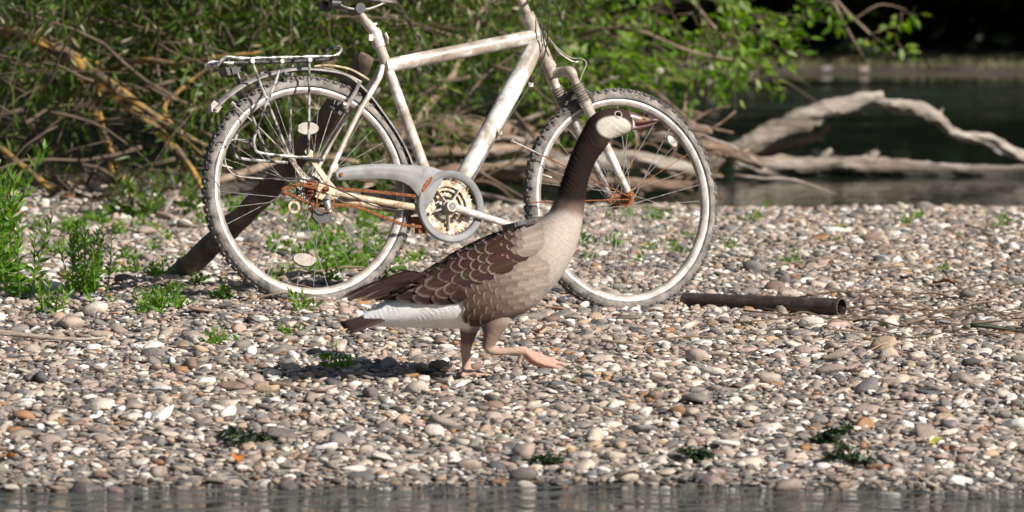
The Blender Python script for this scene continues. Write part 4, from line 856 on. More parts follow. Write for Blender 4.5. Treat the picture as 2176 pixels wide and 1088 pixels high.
pe = L(1092, 480, -.085); ca = part(tub([CE, CE.lerp(pe, .12), CE.lerp(pe, .5), pe], [.0165, .0130, .0108, .0115], 14, 4), 'crank_arm', 'paint', cs)
part(MB().tube([CE + Vector((0, -.014, 0)), CE + Vector((0, .01, 0))], .0175, 20), 'crank_boss', 'paint', cs); part(MB().tube([CE + Vector((0, -.0155, 0)), CE + Vector((0, -.01, 0))], .0115, 16), 'dust_cap', 'plastic', cs)
pl2 = BBp + Vector((0, .078, 0)) - (pe - CE); pl2.y = .085; part(tub([BBp + Vector((0, .072, 0)), (BBp + Vector((0, .078, 0))).lerp(pl2, .5), pl2], [.0150, .0110, .0115], 12, 4), 'crank_arm', 'steel', cs)
part(MB().tube([BBp + Vector((0, -.06, 0)), BBp + Vector((0, .075, 0))], .010, 12), 'spindle', 'steel', cs)
for e, s in ((pe, -1), (pl2, 1)):
    c = e + Vector((0, .060 * s, .0)); mb = MB().tube([e, e + Vector((0, .11 * s, 0))], .006, 10)
    ax1 = (Vector((.97, 0, .24)), Vector((0, 1, 0)), Vector((-.24, 0, .97)))
    for q in (-1, 1): mb.box(c + ax1[0] * .042 * q, (.007, .045, .011), ax1); mb.box(c + ax1[1] * .043 * q, (.042, .005, .010), ax1)
    pd = part(mb, 'pedal', 'black', None, False); part(MB().box(c + ax1[0] * .0505, (.002, .03, .006), ax1), 'pedal_reflector', 'reflector', pd, False)
# --- chain guard
gc = L(957, 439, -.064); go2 = []; ro = .1115; ri = .0890; NG = 120
def gp(q): return Vector((q[0], 0, q[1]))
arm_top = [L(x, y, -.064) for x, y in [(712, 365), (722, 357), (760, 351), (810, 348), (860, 350), (905, 353), (935, 361), (948, 366)]]
arm_bot = [L(x, y, -.064) for x, y in [(712, 378), (720, 383), (760, 381), (810, 380), (845, 384), (868, 394), (886, 414), (900, 436), (902, 450)]]
mbg = MB(); th0 = np.linspace(0, 2 * math.pi, NG, endpoint=False)
mbg.ring([(ro, -.006), (ro - .003, -.009), (ri + .004, -.009), (ri, -.006), (ri, .006), (ri + .002, .007), (ro - .002, .007), (ro, .006)], NG, gc)
cg = part(mbg, 'chain_guard', 'plastic')
def ang(q): return math.atan2(q.z - gc.z, q.x - gc.x)
a1, a2 = ang(arm_top[-1]), ang(arm_bot[-1]) % (2 * math.pi)
arc = [gc + Vector((math.cos(a), 0, math.sin(a))) * (ri + .010) for a in np.linspace(a1, a2, 14)]
tp_ = [Vector(q) for q in smooth(arm_top, 4)]; bt_ = [Vector(q) for q in smooth(arm_bot, 4)]
def resamp(ps, n):
    ps = np.array([list(p) for p in ps]); d = np.r_[0, np.cumsum(np.linalg.norm(np.diff(ps, axis=0), axis=1))]; t = np.linspace(0, d[-1], n); return [Vector([np.interp(q, d, ps[:, k]) for k in range(3)]) for q in t]
def strip(name, tpl, btl, n, yb, slot=None):
    tt, bb = resamp(tpl, n), resamp(btl, n); vs = []; fs = []; m = 6
    for a, b_ in zip(tt, bb):
        for j in range(m): q = a.lerp(b_, j / (m - 1)); vs.append(q + Vector((0, -yb * (1 if 0 < j < m - 1 else .3), 0)))
        for j in range(m): q = a.lerp(b_, j / (m - 1)); vs.append(q + Vector((0, .006, 0)))
    for i in range(n - 1):
        for j in range(m - 1):
            a = i * 2 * m + j; fs.append((a, a + 1, a + 2 * m + 1, a + 2 * m)); a += m; fs.append((a, a + 2 * m, a + 2 * m + 1, a + 1))
        for j, k in ((0, m), (m - 1, 2 * m - 1)): fs.append((i * 2 * m + j, i * 2 * m + 2 * m + j, i * 2 * m + 2 * m + k, i * 2 * m + k))
    fs += [tuple(list(range(m)) + list(range(2 * m - 1, m - 1, -1)))]
    return part(MB().add(vs, fs), name, 'plastic', cg)
strip('guard_arm', tp_, bt_, 44, .0078)
sl0 = [L(x, y, -.0735) for x, y in [(897, 404), (901, 392), (909, 381), (917, 375), (919, 379), (913, 390), (906, 400), (900, 408)]]
part(MB().plate(sl0, (0, 1, 0), .0015), 'guard_slot', 'rust', cg)
q = L(725, 371, -.073); part(MB().tube([q, q + Vector((0, -.004, 0))], .0058, 12), 'guard_screw', 'rust', cg)
part(MB().box(L(712, 358, -.060), (.008, .006, .014), EX), 'guard_clip', 'bone', cg)
# --- cassette, derailleur, chain
ca_ = None; cogs = None
for k, rr in enumerate((.050, .045, .040, .035, .031, .027, .023)):
    mb = MB(); y_ = -.030 - .0042 * k; c = Vector((0, y_, LZ)); tee = int(rr * 500)
    mb.ring([(rr - .003, -.0009), (rr - .003, .0009), (rr - .012, .0009), (rr - .012, -.0009)], 48, c)
    for j in range(tee):
        th = 2 * math.pi * j / tee; d = Vector((math.cos(th), 0, math.sin(th))); tn = Vector((-math.sin(th), 0, math.cos(th))); mb.box(c + d * (rr - .001), (.003, .0008, .002), (d, Vector((0, 1, 0)), tn))
    o = part(mb, 'cassette' if k == 0 else 'sprocket', 'steel' if k < 3 else 'rust', cogs); cogs = cogs or o
dr = part(MB().tube([L(700, 418, -.066), L(694, 428, -.082)], .011, 14).tube([L(694, 428, -.08), L(700, 452, -.085)], [.012, .010], 12), 'derailleur', 'steel')
part(tub([L(660, 440, -.072), L(672, 460, -.074), L(692, 476, -.074)], [.009, .008, .007], 10, 3), 'jockey_cage', 'rust', dr)
part(MB().plate([L(x, y, -.078) for x, y in [(668, 440), (700, 448), (698, 472), (676, 476), (662, 460)]], (0, 1, 0), .006), 'derailleur_body', 'black', dr)
for px_, py_, mt in ((625, 440, 'bone'), (690, 462, 'black')): part(MB().ring([(.020, -.002), (.020, .002), (.012, .002), (.012, -.002)], 24, L(px_, py_, -.066)), 'jockey_wheel', mt, dr)
part(tub([L(684, 402, -.085), L(674, 422, -.095), L(676, 442, -.10), L(692, 450, -.10), L(705, 440, -.095), L(711, 420, -.085)], .0022, 6, 5), 'guard_hoop', 'rust', dr)
cp_ = [L(x, y, -.060) for x, y in [(882, 417), (840, 412), (780, 406), (725, 402), (690, 400), (660, 398), (640, 392), (622, 396), (604, 400), (602, 408), (618, 414), (640, 424), (664, 434), (690, 438), (720, 436), (750, 438), (780, 448), (820, 464), (860, 478), (895, 482)]]
cpp = resamp([Vector(q) for q in smooth(cp_, 5)], 200); mb = MB()
for i in range(199):
    a, b_ = cpp[i], cpp[i + 1]; t_ = (b_ - a).normalized(); up = Vector((0, 1, 0)).cross(t_); c = (a + b_) / 2; hh = (b_ - a).length
    w_ = .0046 if i % 2 else .0032
    for s in (-1, 1): mb.box(c + Vector((0, .0032 * s * (1 if i % 2 else .7), 0)), (hh * .62, .0010, w_), (t_, Vector((0, 1, 0)), up))
    mb.tube([a + Vector((0, -.0042, 0)), a + Vector((0, .0042, 0))], .0022, 6)
part(mb, 'chain', 'rust', None, False)
part(MB().box(L(893, 482, -.04), (.012, .014, .020), EX).box(L(884, 468, -.03), (.016, .012, .010), EX), 'front_derailleur', 'rust')
# --- cables
def cable(ps, r_=.0022, mat='black', k=5): return part(tub(ps, r_, 6, k), 'cable', mat)
hb0 = hbp[5]
cable([hbp[4], L(1158, -30, -.06), L(1166, 20, -.05), L(1164, 80, -.045), L(1150, 140, -.042), L(1128, 178, -.036)], .0025)
cable([L(1128, 178, -.036), L(1060, 285, -.036), L(1005, 380, -.034), L(960, 455, -.02)], .0018)
cable([hbp[10], L(1150, -20, .0), L(1148, 30, -.035), L(1156, 90, -.045), L(1166, 120, -.045)], .0022)
cable([L(1156, 66, -.02), L(1180, 98, -.03), L(1210, 122, -.03), L(1236, 125, -.03), L(1246, 135, -.03), L(1238, 155, -.03), L(1232, 172, -.03)], .0022, 'boot')
cable([hbp[9], L(1165, -10, .02), L(1190, 30, .02), L(1194, 70, .02), L(1188, 110, .02), L(1176, 130, .02)], .0022)
cable([L(1156, 66, -.02), L(1185, 108, -.01), L(1215, 130, -.01), L(1228, 131, -.01)], .0020, 'steel')
cable([L(560, 380, -.07), L(620, 379, -.09), L(680, 388, -.10), L(740, 412, -.085), L(790, 436, -.07), L(850, 448, -.055)], .0024)
cable([L(560, 380, -.07), L(500, 372, -.07), L(478, 340, -.06), L(490, 300, -.05), L(520, 297, -.05)], .0016, 'steel')
cable([L(452, 318, -.02), L(460, 300, -.03), L(485, 295, -.04), L(540, 305, -.06)], .0016, 'steel')
for px_, py_ in ((1062, 282), (1128, 180), (980, 420)): part(MB().box(L(px_, py_, -.032), (.006, .004, .006), EX), 'cable_stop', 'paint', frame)
fs1 = part(MB().tube([Lf(1337, 418, -.062), Lf(1150, 329, -.045)], .0022, 6), 'front_stay', 'rust', fork); part(MB().tube([Lf(1150, 329, -.045), Lf(1090, 300, -.04)], .0022, 6), 'stay_tip', 'steel', fork); part(MB().tube([Lf(1090, 296, -.04), Lf(1088, 302, -.04)], .006, 8), 'stay_nut', 'steel', fork)
part(MB().tube([Lf(1337, 424, -.062), Lf(1126, 430, -.040)], .0022, 6), 'front_stay', 'rust', fork)
# ---------------------------------------------------------------- goose
GD = 17.63; GS = FPX / GD * 1.002; GP = P(995, 800, GD); GP.z = gz(GP.x, GP.y) + .012
def g(px, py, y=0.0): return Vector(((px - 995) / GS, y, (800 - py) / GS))
YAW = R(8); goose = empty('goose', mw=Matrix.Translation(GP) @ Matrix.Rotation(YAW, 4, 'Z') @ Matrix.Scale(1 / math.cos(YAW), 4, (1, 0, 0))); tag(goose, 'brown goose with white cheek and dark neck striding across the gravel', 'goose')
RG = [((768, 664), (772, 686), .020), ((800, 646), (802, 690), .042), ((840, 620), (842, 692), .066), ((885, 588), (888, 694), .086), ((935, 556), (942, 696), .104), ((990, 524), (1004, 694), .116), ((1045, 499), (1066, 684), .120),
      ((1095, 484), (1124, 656), .114), ((1132, 472), (1170, 615), .100), ((1157, 458), (1204, 570), .083), ((1171, 444), (1228, 516), .064), ((1179, 424), (1240, 458), .049), ((1189, 398), (1246, 412), .040),
      ((1200, 366), (1254, 374), .036), ((1213, 330), (1268, 340), .034), ((1226, 300), (1285, 316), .033), ((1240, 272), (1300, 297), .034), ((1255, 248), (1315, 289), .036), ((1274, 234), (1328, 284), .037), ((1300, 227), (1338, 280), .035), ((1324, 229), (1346, 275), .029), ((1344, 238), (1352, 271), .019)]
arr = smooth([(a[0], a[1], b_[0], b_[1], h) for a, b_, h in RG], 8); NS = 48; mb = MB(); vs = []; fs = []
for (tx, ty, bx, by, h) in arr:
    T, B = g(tx, ty), g(bx, by); c = (T + B) / 2; e = (T - B) / 2
    for k in range(NS):
        a = 2 * math.pi * k / NS; ca_, sa_ = math.cos(a), math.sin(a); vs.append(c + e * (math.copysign(abs(sa_) ** .92, sa_)) + Vector((0, h * math.copysign(abs(ca_) ** .88, ca_), 0)))
n_ = len(arr); fs = [(i * NS + k, i * NS + (k + 1) % NS, (i + 1) * NS + (k + 1) % NS, (i + 1) * NS + k) for i in range(n_ - 1) for k in range(NS)]
fs += [tuple(range(NS - 1, -1, -1)), tuple(range((n_ - 1) * NS, n_ * NS))]
mb.add(vs, fs); bvh = BVHTree.FromPolygons([tuple(v) for v in vs], [f for f in fs])
def gt(rows, seg=16):
    q = smooth([(*g(a, b_, y), r_ / GS) for a, b_, y, r_ in rows], 5); mb.tube([Vector(p[:3]) for p in q], q[:, 3], seg)
gt([(1056, 625, -.036, 40), (1048, 672, -.040, 34), (1040, 706, -.050, 20), (1033, 726, -.056, 13), (1030, 738, -.055, 11.5)])
gt([(1030, 735, -.055, 12), (1050, 742, -.055, 9.5), (1080, 742, -.055, 8.5), (1104, 742, -.055, 10), (1114, 744, -.055, 11)])
gt([(1012, 640, .045, 34), (1003, 690, .045, 24), (998, 722, .045, 15), (994, 744, .045, 12)])
gt([(994, 740, .045, 12), (995, 765, .045, 10), (996, 785, .045, 10.5), (996, 796, .045, 12)])
# raised right foot: three toes with web, curled under
def foot(ank, tips, mids, r0, r1, nweb=5):
    toes = []
    for m_, t_ in zip(mids, tips): toes.append(np.array([list(ank), list(m_), list(t_)]))
    for i, t_ in enumerate(toes):
        q = smooth(t_, 6); mb.tube([Vector(p) for p in q], np.linspace(r0, r1, len(q)), 10)
        if i:
            for k in range(1, nweb):
                f_ = k / nweb; w_ = toes[i - 1] * (1 - f_) + t_ * f_; w_[2] = w_[1] + (w_[2] - w_[1]) * (1 - .28 * math.sin(math.pi * f_)); q2 = smooth(w_, 6); mb.tube([Vector(p) for p in q2], .0035, 8)
foot(g(1112, 744, -.055), [g(1176, 781, -.030), g(1192, 772, -.056), g(1180, 777, -.082)], [g(1128, 768, -.040), g(1150, 756, -.055), g(1134, 764, -.074)], .0105, .0048)
gt([(1106, 748, -.055, 6), (1100, 760, -.055, 5), (1097, 774, -.055, 3)], 10)
def gf(x, y, z): return Vector((x, y, z))
ank = g(996, 792, .045); foot(ank, [ank + gf(.050, -.052, -.006), ank + gf(.020, -.078, -.006), ank + gf(-.022, -.066, -.006)], [ank + gf(.024, -.024, .0), ank + gf(.010, -.038, .0), ank + gf(-.010, -.032, .0)], .010, .005)
gt([(996, 790, .045, 6), (988, 796, .06, 5), (982, 799, .07, 3)], 10)
raw = mb.mesh('goose_raw', M['bone']); tmp = bpy.data.objects.new('goose_raw', raw); COL.objects.link(tmp)
rm = tmp.modifiers.new('r', 'REMESH'); rm.mode = 'VOXEL'; rm.voxel_size = .0036; rm.use_smooth_shade = True
smo = tmp.modifiers.new('s', 'SMOOTH'); smo.iterations = 3; smo.factor = .5
dg = bpy.context.evaluated_depsgraph_get(); bm_ = bpy.data.meshes.new_from_object(tmp.evaluated_get(dg)); bpy.data.objects.remove(tmp); bpy.data.meshes.remove(raw)
nv = len(bm_.vertices); co = np.empty(nv * 3, np.float32); bm_.vertices.foreach_get('co', co); co = co.reshape(-1, 3).astype(float)
nr = np.empty(nv * 3, np.float32); bm_.vertex_normals.foreach_get('vector', nr); nr = nr.reshape(-1, 3)
px = co[:, 0] * GS + 995; py = 800 - co[:, 2] * GS; ly = co[:, 1]
def S(a, b_, x): return sst(a, b_, x) if a < b_ else 1 - sst(b_, a, x)
def mixc(c, col, k): return c * (1 - k[:, None]) + np.array(col) * k[:, None]
jit = np.array([noise.noise(Vector(v) * 60) for v in co]); jit2 = np.array([noise.noise(Vector((v[0] * 25, v[1] * 25, v[2] * 25 + 7))) for v in co])
pxj = px + 5 * jit + 5 * jit2; pyj = py + 5 * jit2
C = np.tile(np.array([.43, .37, .32]), (nv, 1))                                 # breast
C = mixc(C, (.30, .235, .19), S(1195, 1095, pxj) * S(640, 560, pyj))            # shoulder
C = mixc(C, (.30, .225, .18), S(1120, 1030, pxj) * S(700, 640, pyj))
C = mixc(C, (.15, .095, .072), S(1075, 1000, pxj) * S(690, 680, pyj))            # flank
C = mixc(C, (.12, .072, .056), S(560, 520, pyj + (pxj - 1000) * .25) * S(1125, 1085, pxj))   # back
edge = 962 + .55 * np.clip(py - 625, 0, 80)
C = mixc(C, (.86, .85, .82), S(4, -4, pxj - edge) * S(606, 622, py + jit * 4) * (py < 715))       # white undertail
bel = S(672, 690, pyj) * S(995, 1010, px) * (py < 705) * S(1150, 1100, px)
C = mixc(C, (.56, .49, .45), bel)
C = mixc(C, (.17, .115, .09), S(462, 436, pyj - (px - 1205) * .28) * (px > 1140))   # lower neck
nk = S(446, 408, pyj - (px - 1205) * .30 + 8 * jit2) * (px > 1140)
C = mixc(C, (.019, .0115, .0095), nk)                                              # dark neck
hd_ = (py < 318) & (px > 1225)
C = mixc(C, (.045, .027, .022), hd_ * S(318, 300, py) * S(1255, 1285, px))
# white cheek, pale chin
ex, ey = px - 1303, py - 267; ca2, sa2 = math.cos(R(6)), math.sin(R(6)); e1 = (ex * ca2 + ey * sa2) / 37; e2 = (-ex * sa2 + ey * ca2) / 24
ck = S(1.08, .92, np.sqrt(e1 ** 2 + e2 ** 2) + .05 * jit2) * (np.abs(ly) > .010)
C = mixc(C, (.30, .25, .205), S(274, 284, py - (1345 - px) * .25) * S(1290, 1306, px) * (py < 310) * (py > 262))
C = mixc(C, (.62, .57, .49), ck)
C = mixc(C, (.62, .56, .5), S(1343, 1347, px) * hd_)
# legs and feet
C = mixc(C, (.20, .14, .108), S(664, 690, pyj) * S(1000, 1016, px) * S(1085, 1066, px) * (py < 745) * (ly < .02))
lg = S(722, 742, pyj + 4 * jit) * (py > 700)
C = mixc(C, (.20, .14, .11), S(694, 708, pyj) * (py > 690) * (px < 1090))
C = mixc(C, (.46, .32, .25), lg); C = mixc(C, (.54, .30, .23), lg * S(1090, 1130, px))
C = np.clip(C * (1 + .10 * jit[:, None] * (1 - lg[:, None])), 0, 1)
# furrowed neck feathers
jit3 = np.array([noise.noise(Vector((v[0] * 22, v[1] * 22 + 3, v[2] * 22))) for v in co])
fur = np.sin(py * .50 - px * .52 + 9 * jit3) * np.clip(.55 + 1.4 * jit2, 0, 1)
amp = (nk * (py > 290) * (1 - ck)) * .0005 + .0004
co2 = co + nr * (fur * amp)[:, None]
bm_.vertices.foreach_set('co', co2.astype(np.float32).ravel())
at = bm_.color_attributes.new('Col', 'FLOAT_COLOR', 'POINT'); at.data.foreach_set('color', np.c_[C, np.ones(nv)].astype(np.float32).ravel())
def plumage(name, rough=.75, b_s=.35, bscale=(60, 60, 200), sheen=.0):
    m, n, b, o = new_mat(name); a = n.nodes.new('ShaderNodeAttribute'); a.attribute_name = 'Col'; co = coord(n)
    mp = n.nodes.new('ShaderNodeMapping'); mp.inputs['Scale'].default_value = bscale; n.links.new(co, mp.inputs[0]); f = noise_n(n, mp.outputs[0], 2.2, 5, .7)
    rr = ramp(n, f, [(.3, (.74, .74, .74)), (.7, (1.2, 1.2, 1.2))]); mx = n.nodes.new('ShaderNodeMix'); mx.data_type = 'RGBA'; mx.blend_type = 'MULTIPLY'; mx.inputs[0].default_value = .9
    n.links.new(a.outputs['Color'], mx.inputs[6]); n.links.new(rr.outputs[0], mx.inputs[7]); n.links.new(mx.outputs[2], b.inputs['Base Color'])
    b.inputs['Specular IOR Level'].default_value = .08; b.inputs['Roughness'].default_value = rough; b.inputs['Sheen Weight'].default_value = sheen; bump(n, b, f, b_s, .002); return m
M['plume'] = plumage('goose_plumage'); M['feather'] = plumage('goose_feather', .6, .25, (120, 60, 120), .0)
bm_.materials.clear(); bm_.materials.append(M['plume']); bm_.name = 'body'
bm_.polygons.foreach_set('use_smooth', [True] * len(bm_.polygons))
link('body', bm_, goose)
# feathers laid on the body
def bodycol(x, y):
    k = np.argmin((px - x) ** 2 + (py - y) ** 2 + 1e6 * (ly > 0)); return C[k]
def surf(x, z, side):
    h = bvh.ray_cast(Vector((x, .5 * side, z)), Vector((0, -side, 0)))
    return (h[0], h[1]) if h[0] is not None else (None, None)
def feather(tip, angd, ln, wd, side, dark, pale, parent, lift=.007, edge_w=.16, base_off=.0015, yfix=None, nu=14, nvv=9, round_=.42, name='feather'):
    a = R(angd); d = Vector((math.cos(a), 0, -math.sin(a))); pr = Vector((math.sin(a), 0, math.cos(a))); tp3 = g(*tip); ln /= GS; wd /= GS; mbf = MB(); last = None
    V_ = []; Cc = []
    for i in range(nu):
        u = 1 - (1 - i / (nu - 1)) ** 1.7; k = max(0, (u - (1 - round_)) / round_); w_ = wd * min(1, (u / .2 + .25)) * math.sqrt(max(0.002, 1 - k * k))
        for j in range(nvv):
            v = -1 + 2 * j / (nvv - 1); q = tp3 - d * (ln * (1 - u)) + pr * (v * w_); hp, hn = surf(q.x, q.z, side)
            if yfix is not None: p = Vector((q.x, yfix(u, q) * side, q.z)); nn = Vector((0, side, 0))
            elif hp is None and q.x > g(870, 0).x:
                nb = bvh.find_nearest(Vector((q.x, last if last is not None else .02 * side, q.z))); p = Vector(nb[0]); nn = Vector(nb[1]); nn = nn if nn.dot(p - g(1000, 610)) > 0 else -nn
            elif hp is None: p = Vector((q.x, (last if last is not None else .02 * side), q.z)); nn = Vector((0, side, 0))
            else: p = Vector(hp); nn = Vector(hn); last = p.y; nn = nn if nn.y * side > 0 else -nn
            V_.append(p + nn * (base_off + lift * u ** 1.5 - .0022 * v * v * u))
            e = float(sst(1 - edge_w * 2.2, 1 - edge_w * .5, math.hypot(v, k))) * min(1, k * 2.5) if k > 0 else 0
            cc = [dark[c] * (1 - e) + pale[c] * e for c in range(3)]; sh = 1 - .12 * abs(v) + .25 * (abs(v) < .12); Cc.append(tuple(x * sh for x in cc) if e < .5 else tuple(cc))
    F_ = [(i * nvv + j, i * nvv + j + 1, (i + 1) * nvv + j + 1, (i + 1) * nvv + j) for i in range(nu - 1) for j in range(nvv - 1)]
    mbf.v = [tuple(v) for v in V_]; mbf.f = F_; mbf.c = Cc
    return mbf.build(name, M['feather'], parent, col=True, auto=False)
DK = (.050, .027, .021); DK2 = (.034, .019, .016); PL = (.34, .25, .20); PLg = (.24, .175, .14); FL = (.072, .042, .032); FLP = (.56, .48, .41)
rf = np.random.default_rng(5)
for side in (-1, 1):
    wing = None
    def fe(*a, **k):
        global wing_p
        o = feather(*a, **k)
        return o
    # long flight feathers, from the lowest to the uppermost
    prim = [((732, 629), 160, 230, 8, .012), ((762, 630), 162, 205, 9, .013), ((792, 630), 164, 180, 10, .012), ((810, 631), 167, 160, 11, .013), ((838, 631), 170, 140, 12, .013), ((870, 629), 172, 110, 13, .012), ((908, 627), 174, 80, 14, .011), ((945, 622), 174, 70, 14, .010)]
    ter = [((764, 622), 158, 170, 8, .012), ((790, 616), 157, 150, 9, .012), ((815, 608), 155, 130, 10, .011), ((838, 602), 153, 110, 11, .009), ((850, 612), 160, 110, 12, .012), ((878, 617), 166, 100, 13, .012), ((915, 617), 170, 85, 13, .011), ((868, 594), 152, 95, 13, .008), ((896, 604), 160, 95, 14, .010), ((932, 610), 166, 80, 14, .010)]
    w0 = feather(*prim[0][:4], side, DK2, (.10, .07, .06), goose, prim[0][4], .10, .0005, name='wing', round_=.25)
    for t_, a_, l_, w_, lf in prim[1:]: feather(t_, a_, l_, w_, side, DK2, (.13, .09, .075), w0, lf, .10, .0005, round_=.3, name='flight_feather')
    for t_, a_, l_, w_, lf in ter: feather(t_, a_, l_, w_, side, DK, (.20, .14, .115), w0, lf, .11, .001, round_=.35, name='flight_feather')
    # scalloped coverts: columns from the rear to the shoulder
    cols = [(1112 - 11 * i_, 484 + 1.6 * i_, 528 + 5.5 * i_, 3, 40, 15 + .5 * i_) for i_ in range(7)] + [(1034 - 18 * i_, 498 + 5.5 * i_, 572 + 7 * i_, 4, 46, 15 + .6 * i_) for i_ in range(4)] + [(960 - 25 * i_, 524 + 10 * i_, 600 + 2 * i_, 3, 56, 18) for i_ in range(4)]
    for ci_, (cx, y0, y1, nn_, l_, w_) in sorted(enumerate(cols), key=lambda q: q[1][0]):
        for k in range(nn_):
            f_ = (k + (.5 if ci_ % 2 else 0.1)) / nn_; y_ = y0 + (y1 - y0) * f_; x_ = cx - 6 * f_ + rf.normal(0, 1.3) + (y_ - y0) * .10
            pal = PL if ci_ < 11 else PLg
            bc = bodycol(x_ + 10, y_); fd = max(0, 1 - ci_ / 3.0) ** .7 if ci_ < 3 else 0
            feather((x_ - 12, y_ + 4), 157 + 10 * f_ + rf.normal(0, 2), l_ * 1.25, w_ * rf.uniform(.95, 1.1), side, tuple(c * rf.uniform(.85, 1.2) * (1 - fd) + b0 * .96 * fd for c, b0 in zip(DK, bc)), tuple(c * (1 - fd) + b0 * 1.04 * fd for c, b0 in zip(pal, bc)), w0, .0022, .085 if ci_ < 7 else .075, .003 if ci_ < 7 else .0045, name='covert_feather', round_=.42)
    # barred flank feathers
    for ci_ in range(14):
        x0 = 962 + ci_ * 12.0; ya = 602 - ci_ * 4.0; yb = 682 - max(0, ci_ - 4) * 4; nn_ = 3
        for k in range(nn_):
            f_ = (k + (.5 if ci_ % 2 else .15)) / nn_; y_ = ya + (yb - ya) * f_; fade = min(1, ci_ / 13) ** 1.3; dk = tuple(FL[c] * (1 - fade) + (.30, .235, .19)[c] * fade for c in range(3)); pa = tuple(FLP[c] * (1 - fade) + (.50, .43, .37)[c] * fade for c in range(3))
            fd = max(0, (ci_ - 6) / 7); bc = bodycol(x0, y_); dk = tuple(a * (1 - fd) + b0 * .92 * fd for a, b0 in zip(dk, bc)); pa = tuple(a * (1 - fd) + b0 * 1.06 * fd for a, b0 in zip(pa, bc))
            feather((x0 + 6 - 16 * (f_ - .5) ** 2 + 16 * max(0, f_ - .4) + rf.normal(0, 1.0), y_ + rf.normal(0, 1)), 174 + 12 * (f_ - .3) + rf.normal(0, 3), 36, 19, side, dk, pa, w0, .0016, .075, .0030 * (1 - fd) + .0004, name='flank_feather', round_=.30, nu=14, nvv=9)
# tail: dark quills, white coverts above them belong to the body
tail = None
for k in range(9):
    t = (k - 4) / 4; mbt = MB(); V_ = []; Cc = []
    tipx, tipy = 722 + 14 * abs(t), 692 - 12 * (1 - abs(t)); q0 = g(850, 652, .012 * t); q1 = g(tipx, tipy, .075 * t); d = (q1 - q0).normalized(); sd_ = (Vector((0, 1, -.35 * t)) - d * d.dot(Vector((0, 1, -.35 * t)))).normalized()
    for i in range(12):
        u = i / 11; kk = max(0, (u - .8) / .2); w_ = .015 * min(1, u / .25 + .3) * math.sqrt(max(.01, 1 - kk * kk))
        for j in range(5):
            v = -1 + j / 2; V_.append(q0.lerp(q1, u) + sd_ * (v * w_) + Vector((0, 0, -.004 * v * v - .001 * abs(k - 4) + .004 * math.sin(u * 3)))); Cc.append((.050, .030, .026) if u > .25 else (.3, .25, .22))
    mbt.v = [tuple(v) for v in V_]; mbt.c = Cc; mbt.f = [(i * 5 + j, i * 5 + j + 1, (i + 1) * 5 + j + 1, (i + 1) * 5 + j) for i in range(11) for j in range(4)]
    o = mbt.build('tail' if tail is None else 'tail_feather', M['feather'], tail or goose, col=True, auto=False); tail = tail or o
    sm2 = o.modifiers.new('thick', 'SOLIDIFY'); sm2.thickness = .003
# bill
def bill(rows, mat, name, parent):
    vs = []; fs = []; m = 16; rows = smooth(rows, 4)
    for (tx, ty, bx, by, h) in rows:
        T, B = g(tx, ty), g(bx, by); c = (T + B) / 2; e = (T - B) / 2
        for k in range(m): a = 2 * math.pi * k / m; vs.append(c + e * math.sin(a) + Vector((0, h * math.copysign(abs(math.cos(a)) ** .8, math.cos(a)), 0)))
    n = len(rows); fs = [(i * m + k, i * m + (k + 1) % m, (i + 1) * m + (k + 1) % m, (i + 1) * m + k) for i in range(n - 1) for k in range(m)] + [tuple(range(m - 1, -1, -1)), tuple(range((n - 1) * m, n * m))]
    return MB().add(vs, fs).build(name, mat, parent)
M['bill'] = spot('goose_bill', [(.34, (.06, .036, .04)), (.48, (.13, .08, .085)), (.60, (.30, .17, .09)), (.72, (.30, .23, .22))], 34, .32, 0, .15, .001)
M['bill_low'] = spot('lower_bill', [(.35, (.13, .055, .06)), (.65, (.26, .15, .14))], 40, .35)
M['mouth'] = spot('gape', [(.3, (.06, .012, .012)), (.7, (.10, .025, .025))], 30, .4, bs=0)
M['eye'] = spot('eye', [(.3, (.012, .004, .003)), (.7, (.03, .008, .006))], 30, .05, bs=0)
M['eyering'] = spot('eye_ring', [(.3, (.55, .45, .40)), (.7, (.68, .58, .52))], 80, .6)
M['nail'] = spot('bill_nail', [(.3, (.03, .02, .02)), (.7, (.07, .05, .045))], 40, .3)
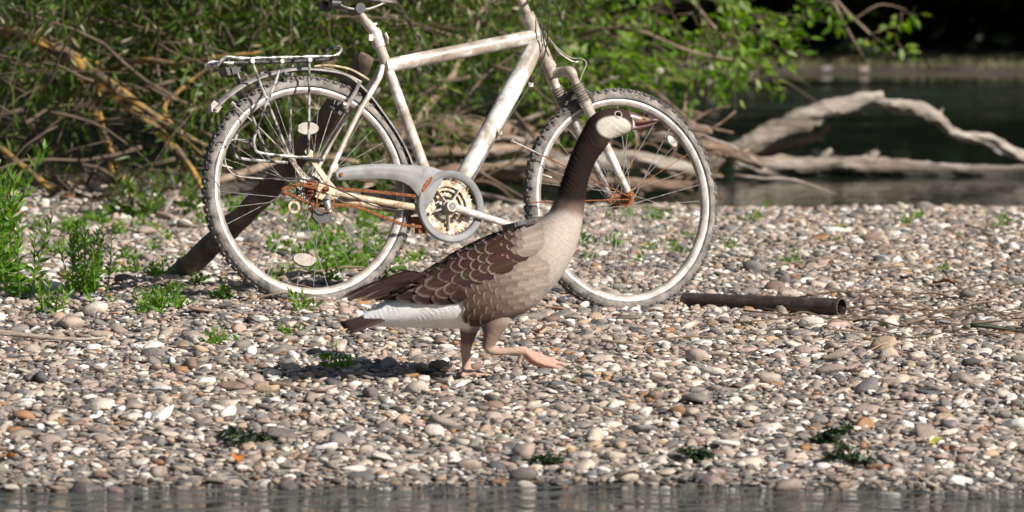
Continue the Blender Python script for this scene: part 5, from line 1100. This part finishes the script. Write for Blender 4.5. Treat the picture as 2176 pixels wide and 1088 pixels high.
bl = bill([(1336, 233, 1346, 266, .021), (1348, 236, 1352, 264, .0185), (1362, 243, 1364, 262, .016), (1378, 248, 1378, 260, .0145), (1392, 249, 1391, 257, .0125), (1400, 251, 1399, 256, .0085), (1403, 253, 1402, 255.5, .004)], M['bill'], 'bill', goose)
bill([(1344, 263, 1348, 275, .0165), (1358, 263, 1361, 273, .014), (1376, 261, 1378, 268, .012), (1390, 258, 1391, 262.5, .010), (1398, 256.5, 1398, 259.5, .006)], M['bill_low'], 'lower_bill', bl)
bill([(1346, 262, 1347, 266, .0178), (1362, 261.5, 1362, 264, .0150), (1380, 259, 1380, 261.5, .0128), (1396, 255.5, 1396, 257.5, .009)], M['mouth'], 'gape', bl)
bill([(1393, 248.4, 1392, 255, .0085), (1400, 250.4, 1399, 256, .0075), (1404.5, 253, 1403.5, 257, .004)], M['nail'], 'bill_nail', bl)
for s in (-1, 1):
    hp, hn = surf(g(1312, 240).x, g(1312, 240).z, s); hp = Vector(hp)
    mbe = MB(); c = hp - Vector((0, s * .0035, 0)); rr_ = .0082
    mbe.v = []; vs = []; fs = []
    for i in range(9):
        a = math.pi * i / 8
        for k in range(16): b2 = 2 * math.pi * k / 16; vs.append(c + Vector((rr_ * math.sin(a) * math.cos(b2), rr_ * math.cos(a) * .8, rr_ * math.sin(a) * math.sin(b2))))
    fs = [(i * 16 + k, i * 16 + (k + 1) % 16, (i + 1) * 16 + (k + 1) % 16, (i + 1) * 16 + k) for i in range(8) for k in range(16)]
    eo = mbe.add(vs, fs).build('eye', M['eye'], goose)
    nn = Vector(hn); nn = nn if nn.y * s > 0 else -nn; a1_ = Vector((1, 0, 0)); a1_ = (a1_ - nn * a1_.dot(nn)).normalized(); a2_ = nn.cross(a1_)
    MB().ring([(.0094 + .0012 * math.cos(t), .0012 * math.sin(t)) for t in np.linspace(0, 2 * math.pi, 8, endpoint=False)], 28, hp + nn * .0006, (a1_, nn, a2_)).build('eye_ring', M['eyering'], eo)
    hp, hn = surf(g(1366, 247).x, g(1366, 247).z, s)
    nq = g(1370, 251, .0145 * s); MB().tube([nq + Vector((-.007, 0, .001)), nq, nq + Vector((.007, 0, -.001))], [.001, .002, .001], 8).build('nostril', M['nail'], bl)
